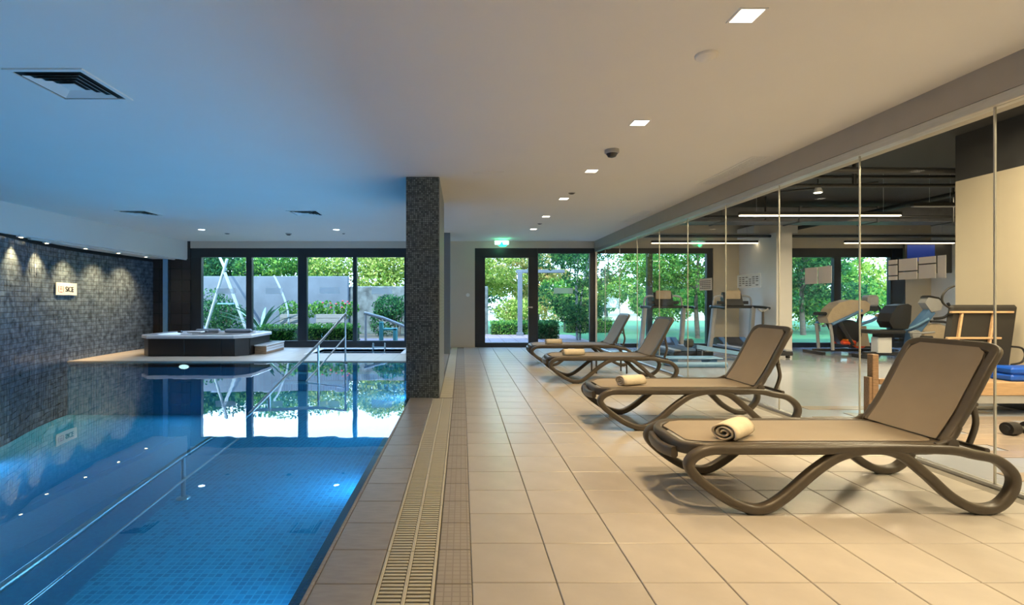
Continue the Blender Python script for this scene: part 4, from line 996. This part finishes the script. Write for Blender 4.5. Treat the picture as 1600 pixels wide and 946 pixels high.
hedge(-6.9, -6.05, 15.4, 16.0, .36, 'low clipped hedge behind the hot tub', 'leafd', 1200)
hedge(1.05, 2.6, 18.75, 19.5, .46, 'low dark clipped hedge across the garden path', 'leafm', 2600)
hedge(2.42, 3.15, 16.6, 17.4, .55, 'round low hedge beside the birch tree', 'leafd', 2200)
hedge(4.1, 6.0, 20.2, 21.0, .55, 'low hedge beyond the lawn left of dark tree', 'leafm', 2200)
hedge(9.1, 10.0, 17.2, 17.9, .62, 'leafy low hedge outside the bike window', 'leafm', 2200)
def tree(x, y, label, H, blobs, m, n_, size, tr=.10, bark='bark', stems=1, name='tree', branches=5):
    t = thing(name, label, 'tree', (x, y, -.03))
    for k in range(stems):
        a = 2*pi*k/max(1, stems); lean = .0 if stems == 1 else .35
        pts = [(.06*cos(a), .06*sin(a), 0), (.3*lean*cos(a), .3*lean*sin(a), H*.35), (lean*cos(a)+.08, lean*sin(a), H*.75), (lean*1.2*cos(a), lean*1.2*sin(a), H)]
        MB().tube(crom(pts, 4), [tr*(1-.7*i/12) for i in range(13)], 8).build('trunk', bark, t)
    br = MB()
    for k in range(branches):
        a = random.uniform(0, 2*pi); z0 = H*random.uniform(.35, .8); ln = random.uniform(.8, 1.8)
        br.tube([(0, 0, z0), (ln*.5*cos(a), ln*.5*sin(a), z0+.35), (ln*cos(a), ln*sin(a), z0+.6)], [tr*.35, tr*.22, tr*.08], 6)
    if branches: br.build('branches', bark, t)
    mb = MB(); leaves(mb, blobs, n_, size); mb.build('crown', m, t); return t
def blobs(n_, cx, cy, z0, z1, spread, r0, r1):
    return [(cx+random.uniform(-spread, spread), cy+random.uniform(-spread, spread)*.6, random.uniform(z0, z1), random.uniform(r0, r1), random.uniform(r0, r1), random.uniform(r0, r1)*.7) for _ in range(n_)]
# hedge of trees behind left wall: several individuals
xs = [-15.5, -12.8, -10.2, -7.4, -4.6, -1.8]
lbs = ['at the far left behind the garden wall', 'behind the swing frame top', 'behind the agave wall', 'above the middle of the rendered wall', 'above the low stone wall left part', 'above low stone wall beside the pillar']
for i, x in enumerate(xs):
    tree(x, 22.4, f'dense leafy hedge tree {lbs[i]}', 2.6, [(random.uniform(-1.5, 1.5), random.uniform(-.6, .8), random.uniform(1.8, 3.35), random.uniform(.7, 1.1), .7, random.uniform(.5, .8)) for _ in range(14)]+[(q, .6, z, 1.2, .5, .9) for q in (-1, 1) for z in (1.8, 3.0)], ['leafd', 'leafm', 'leafd', 'leafm', 'leafy', 'leafy'][i], 9000, .075, .08, name='hedge_tree')
for i, (x, y, z, r, m, lb) in enumerate([(-8.3, 18.0, 1.0, 1.15, 'leafd', 'dark bush beneath the swing frame'), (-5.9, 18.2, .35, .55, 'leafm', 'loose green bush around the agave base'), (-2.3, 18.0, .95, .95, 'leafd', 'large dark bush behind the teal bench'), (-1.0, 18.6, 1.2, 1.0, 'leafd', 'large dark bush beside the pillar window edge'), (-10.2, 18.4, 1.1, .9, 'leafm', 'tall grey green bush at the left end of the pool window'), (5.4, 25, .9, 1.4, 'leafm', 'round bush on the lawn beyond gym window'), (9.7, 16.2, .45, .5, 'leafm', 'round bush outside bike window'), (13.5, 22, 1.0, 1.4, 'leafy', 'pale round bush beyond the bikes')]):
    t = thing('bush', lb, 'bush', (x, y, -.02)); mb = MB()
    leaves(mb, [(random.uniform(-r*.5, r*.5), random.uniform(-r*.3, r*.3), z+random.uniform(-z*.6, r*.3), r*.55, r*.5, r*.45) for _ in range(8)], 2600, .055); mb.build('leaves', m, t)
    for k in range(3): MB().cyl((k*.05, 0, 0), (k*.2-.2, 0, z), .02, n=6).build('stem', 'bark', t)
# flowers planter
for i, (x, lb) in enumerate(((-6.05, 'pale timber planter behind the hot tub step hedge'), (-4.85, 'pale timber planter filled with pink flowers'))):
    t = thing('planter', lb, 'planter', (x, 17.0, -.02))
    for z in range(4): B(0, 1.0 if i else .85, 0, .02, .25+z*.145, .25+z*.145+.135, b=.004).build('plank', 'wplank', t)
    B(.01, .84, .02, .5, 0, .80).build('box_core', 'wplank', t)
    mb = MB(); leaves(mb, [(q*.22+.1, .2, .92+.1*(q%2), .2, .2, .26) for q in range(6)], 1100, .045); mb.build('plants', 'leafm', t)
    if i:
        for q in range(9): MB().lathe([(.01, 0), (.038, .02), (.03, .045)], 8, (random.uniform(.1, 1.3), .02, random.uniform(.95, 1.25))).build('flower', 'flower', t)
ag = thing('agave', 'large spiky blue green agave before the garden wall', 'plant', (-6.55, 16.7, -.02))
for k in range(17):
    a = 2*pi*k/17*2.4; ln = random.uniform(1.1, 1.75); el2 = random.uniform(.25, 1.2)
    m_ = MB(); vs = []
    for i in range(7):
        u = i/6; r = ln*u*cos(el2*(1-.25*u)); z = .25+ln*u*sin(el2*(1-.35*u)); wd = .075*(1-u)**.6*(.5+u if u < .5 else 1)+.004
        c_ = V((r*cos(a), r*sin(a)*.7, z)); s_ = V((-sin(a), cos(a), 0)); vs += [c_-s_*wd, c_-V((0, 0, .02)), c_+s_*wd]
    m_.add(vs, [(i*3+j, (i+1)*3+j, (i+1)*3+j+1, i*3+j+1) for i in range(6) for j in (0, 1)], True); m_.build('leaf', 'agave', ag)
sf = thing('swing_frame', 'white A shaped swing frame outside the leftmost pane', 'play frame', (-7.8, 17.0, -.02))
MB().cyl((0, 0, 2.65), (.0-.9, .2, .0), .045, n=10).build('leg', 'swing', sf); MB().cyl((-.08, 0, 2.2), (.75, 0, .0), .05, n=10).build('leg', 'swing', sf)
MB().cyl((-.10, .1, 2.3), (-1.2, 2.0, 2.9), .045, n=10).build('top_beam', 'swing', sf); MB().cyl((-.85, -.8, 1.15), (-.15, -.8, .0), .05, n=10).build('slide_rail', 'swing', sf)
MB().tube(crom([(1.55, 0, 2.1), (1.75, 0, 1.7), (2.0, 0, 1.0), (2.05, 0, .3), (2.05, 0, 0)], 4), .035, 8).build('curved_pole', 'swing', sf)
B(-.30, .25, -.05, .05, 1.15, 1.19).build('crossbar', 'lblue', sf)
hb = thing('garden_rail', 'pale sloping timber rail beside the teal bench', 'rail', (-3.1, 16.2, -.02))
MB().tube([(0, 0, .88), (.6, 0, .72), (1.5, 0, .36)], .05, 8).build('beam', 'wplank', hb); MB().cyl((.05, 0, 0), (.05, 0, .86), .04, n=8).build('post', 'wplank', hb); MB().cyl((1.4, 0, 0), (1.4, 0, .40), .04, n=8).build('post', 'wplank', hb)
tbn = thing('garden_bench', 'small teal wooden bench on the pink terrace', 'bench', (-2.5, 15.4, -.01))
B(0, .12, 0, .12, 0, .62, b=.01).build('leg', 'teal', tbn); B(.42, .52, 0, .1, 0, .42, b=.01).build('leg', 'teal', tbn); B(.12, .52, 0, .35, .36, .42, b=.01).build('seat', 'teal', tbn); B(.42, .52, .28, .35, 0, .36, b=.01).build('leg', 'teal', tbn)
# right hand garden
pg = thing('pergola_post', 'grey timber post with short cross beam outside the door', 'post', (2.08, 18.4, -.02))
B(-.08, .08, -.08, .08, .06, 2.32, b=.01).build('post', 'gwall', pg); B(-.12, .12, -.12, .12, 0, .12, b=.01).build('base', 'gwall', pg); B(-.14, 1.6, -.06, .06, 2.26, 2.38, b=.01).build('beam', 'gwall', pg)
tree(3.72, 16.4, 'slender pale trunked tree outside the window beside the door', 4.2, blobs(18, 0, 0, .8, 3.2, .95, .35, .6)+blobs(6, 0, .2, .4, 1.2, .4, .3, .4), 'leafd', 10000, .046, .035, 'birch', 3)
tree(1.0, 23, 'yellow green tree seen through the glazed door', 3.6, blobs(22, 0, 0, .8, 3.8, 1.8, .5, .9), 'leafy', 12000, .07, .07, 'birch')
tree(3.6, 24.5, 'autumn tinted tree behind the pale trunked tree', 3.8, blobs(22, 0, 0, .7, 3.8, 1.9, .5, .9), 'leafo', 12000, .075, .08)
tree(6.2, 22, 'open light green tree beyond the partition end', 3.8, blobs(24, 0, 0, .9, 3.8, 2.0, .4, .8), 'leafm', 11000, .065, .06)
tree(7.9, 17.3, 'dark leafy tree with black trunk behind treadmills', 3.6, blobs(30, .1, .3, .9, 3.2, 1.5, .4, .75), 'leafm', 15000, .055, .085)
tree(9.6, 21, 'broad green tree between the gym windows', 4.0, blobs(24, 0, 0, .7, 3.8, 2.0, .5, .9), 'leafm', 12000, .07, .09)
tree(12.6, 19, 'tall dark tree outside right pane of bike window', 4.2, blobs(24, -.3, 0, .9, 3.8, 1.5, .45, .8), 'leafd', 12000, .065, .10)
tree(14.9, 21.5, 'broad leafy tree beyond the recumbent bike', 4.0, blobs(26, 0, 0, .6, 3.8, 2.0, .5, .9), 'leafm', 13000, .07, .09)
tree(17.6, 25, 'round tree at far right beyond bike window', 4.2, blobs(22, 0, 0, .6, 4.2, 2.3, .6, 1.0), 'leafy', 11000, .08, .1)
# distant tree belt
for i, x in enumerate([-24, -18, 1, 6.5, 12, 18, 24, 31, 38]):
    tree(x, 40+(i % 3)*3, ['distant olive tree', 'distant pale tree', 'distant dark tree'][i % 3]+[' far left behind the wall', ' left behind the wall', ' beyond the glazed door', ' beyond field centre', ' beyond treadmills window', ' beyond pier', ' beyond the bikes', ' right of the bikes', ' farthest right'][i], 3, [(random.uniform(-2.8, 2.8), random.uniform(-1, 1), random.uniform(.8, 2.6), 1.4, 1, 1.0) for _ in range(9)], ['leafo', 'leafy', 'leafd'][i % 3], 2600, .17, .14, name='distant_tree', branches=0)
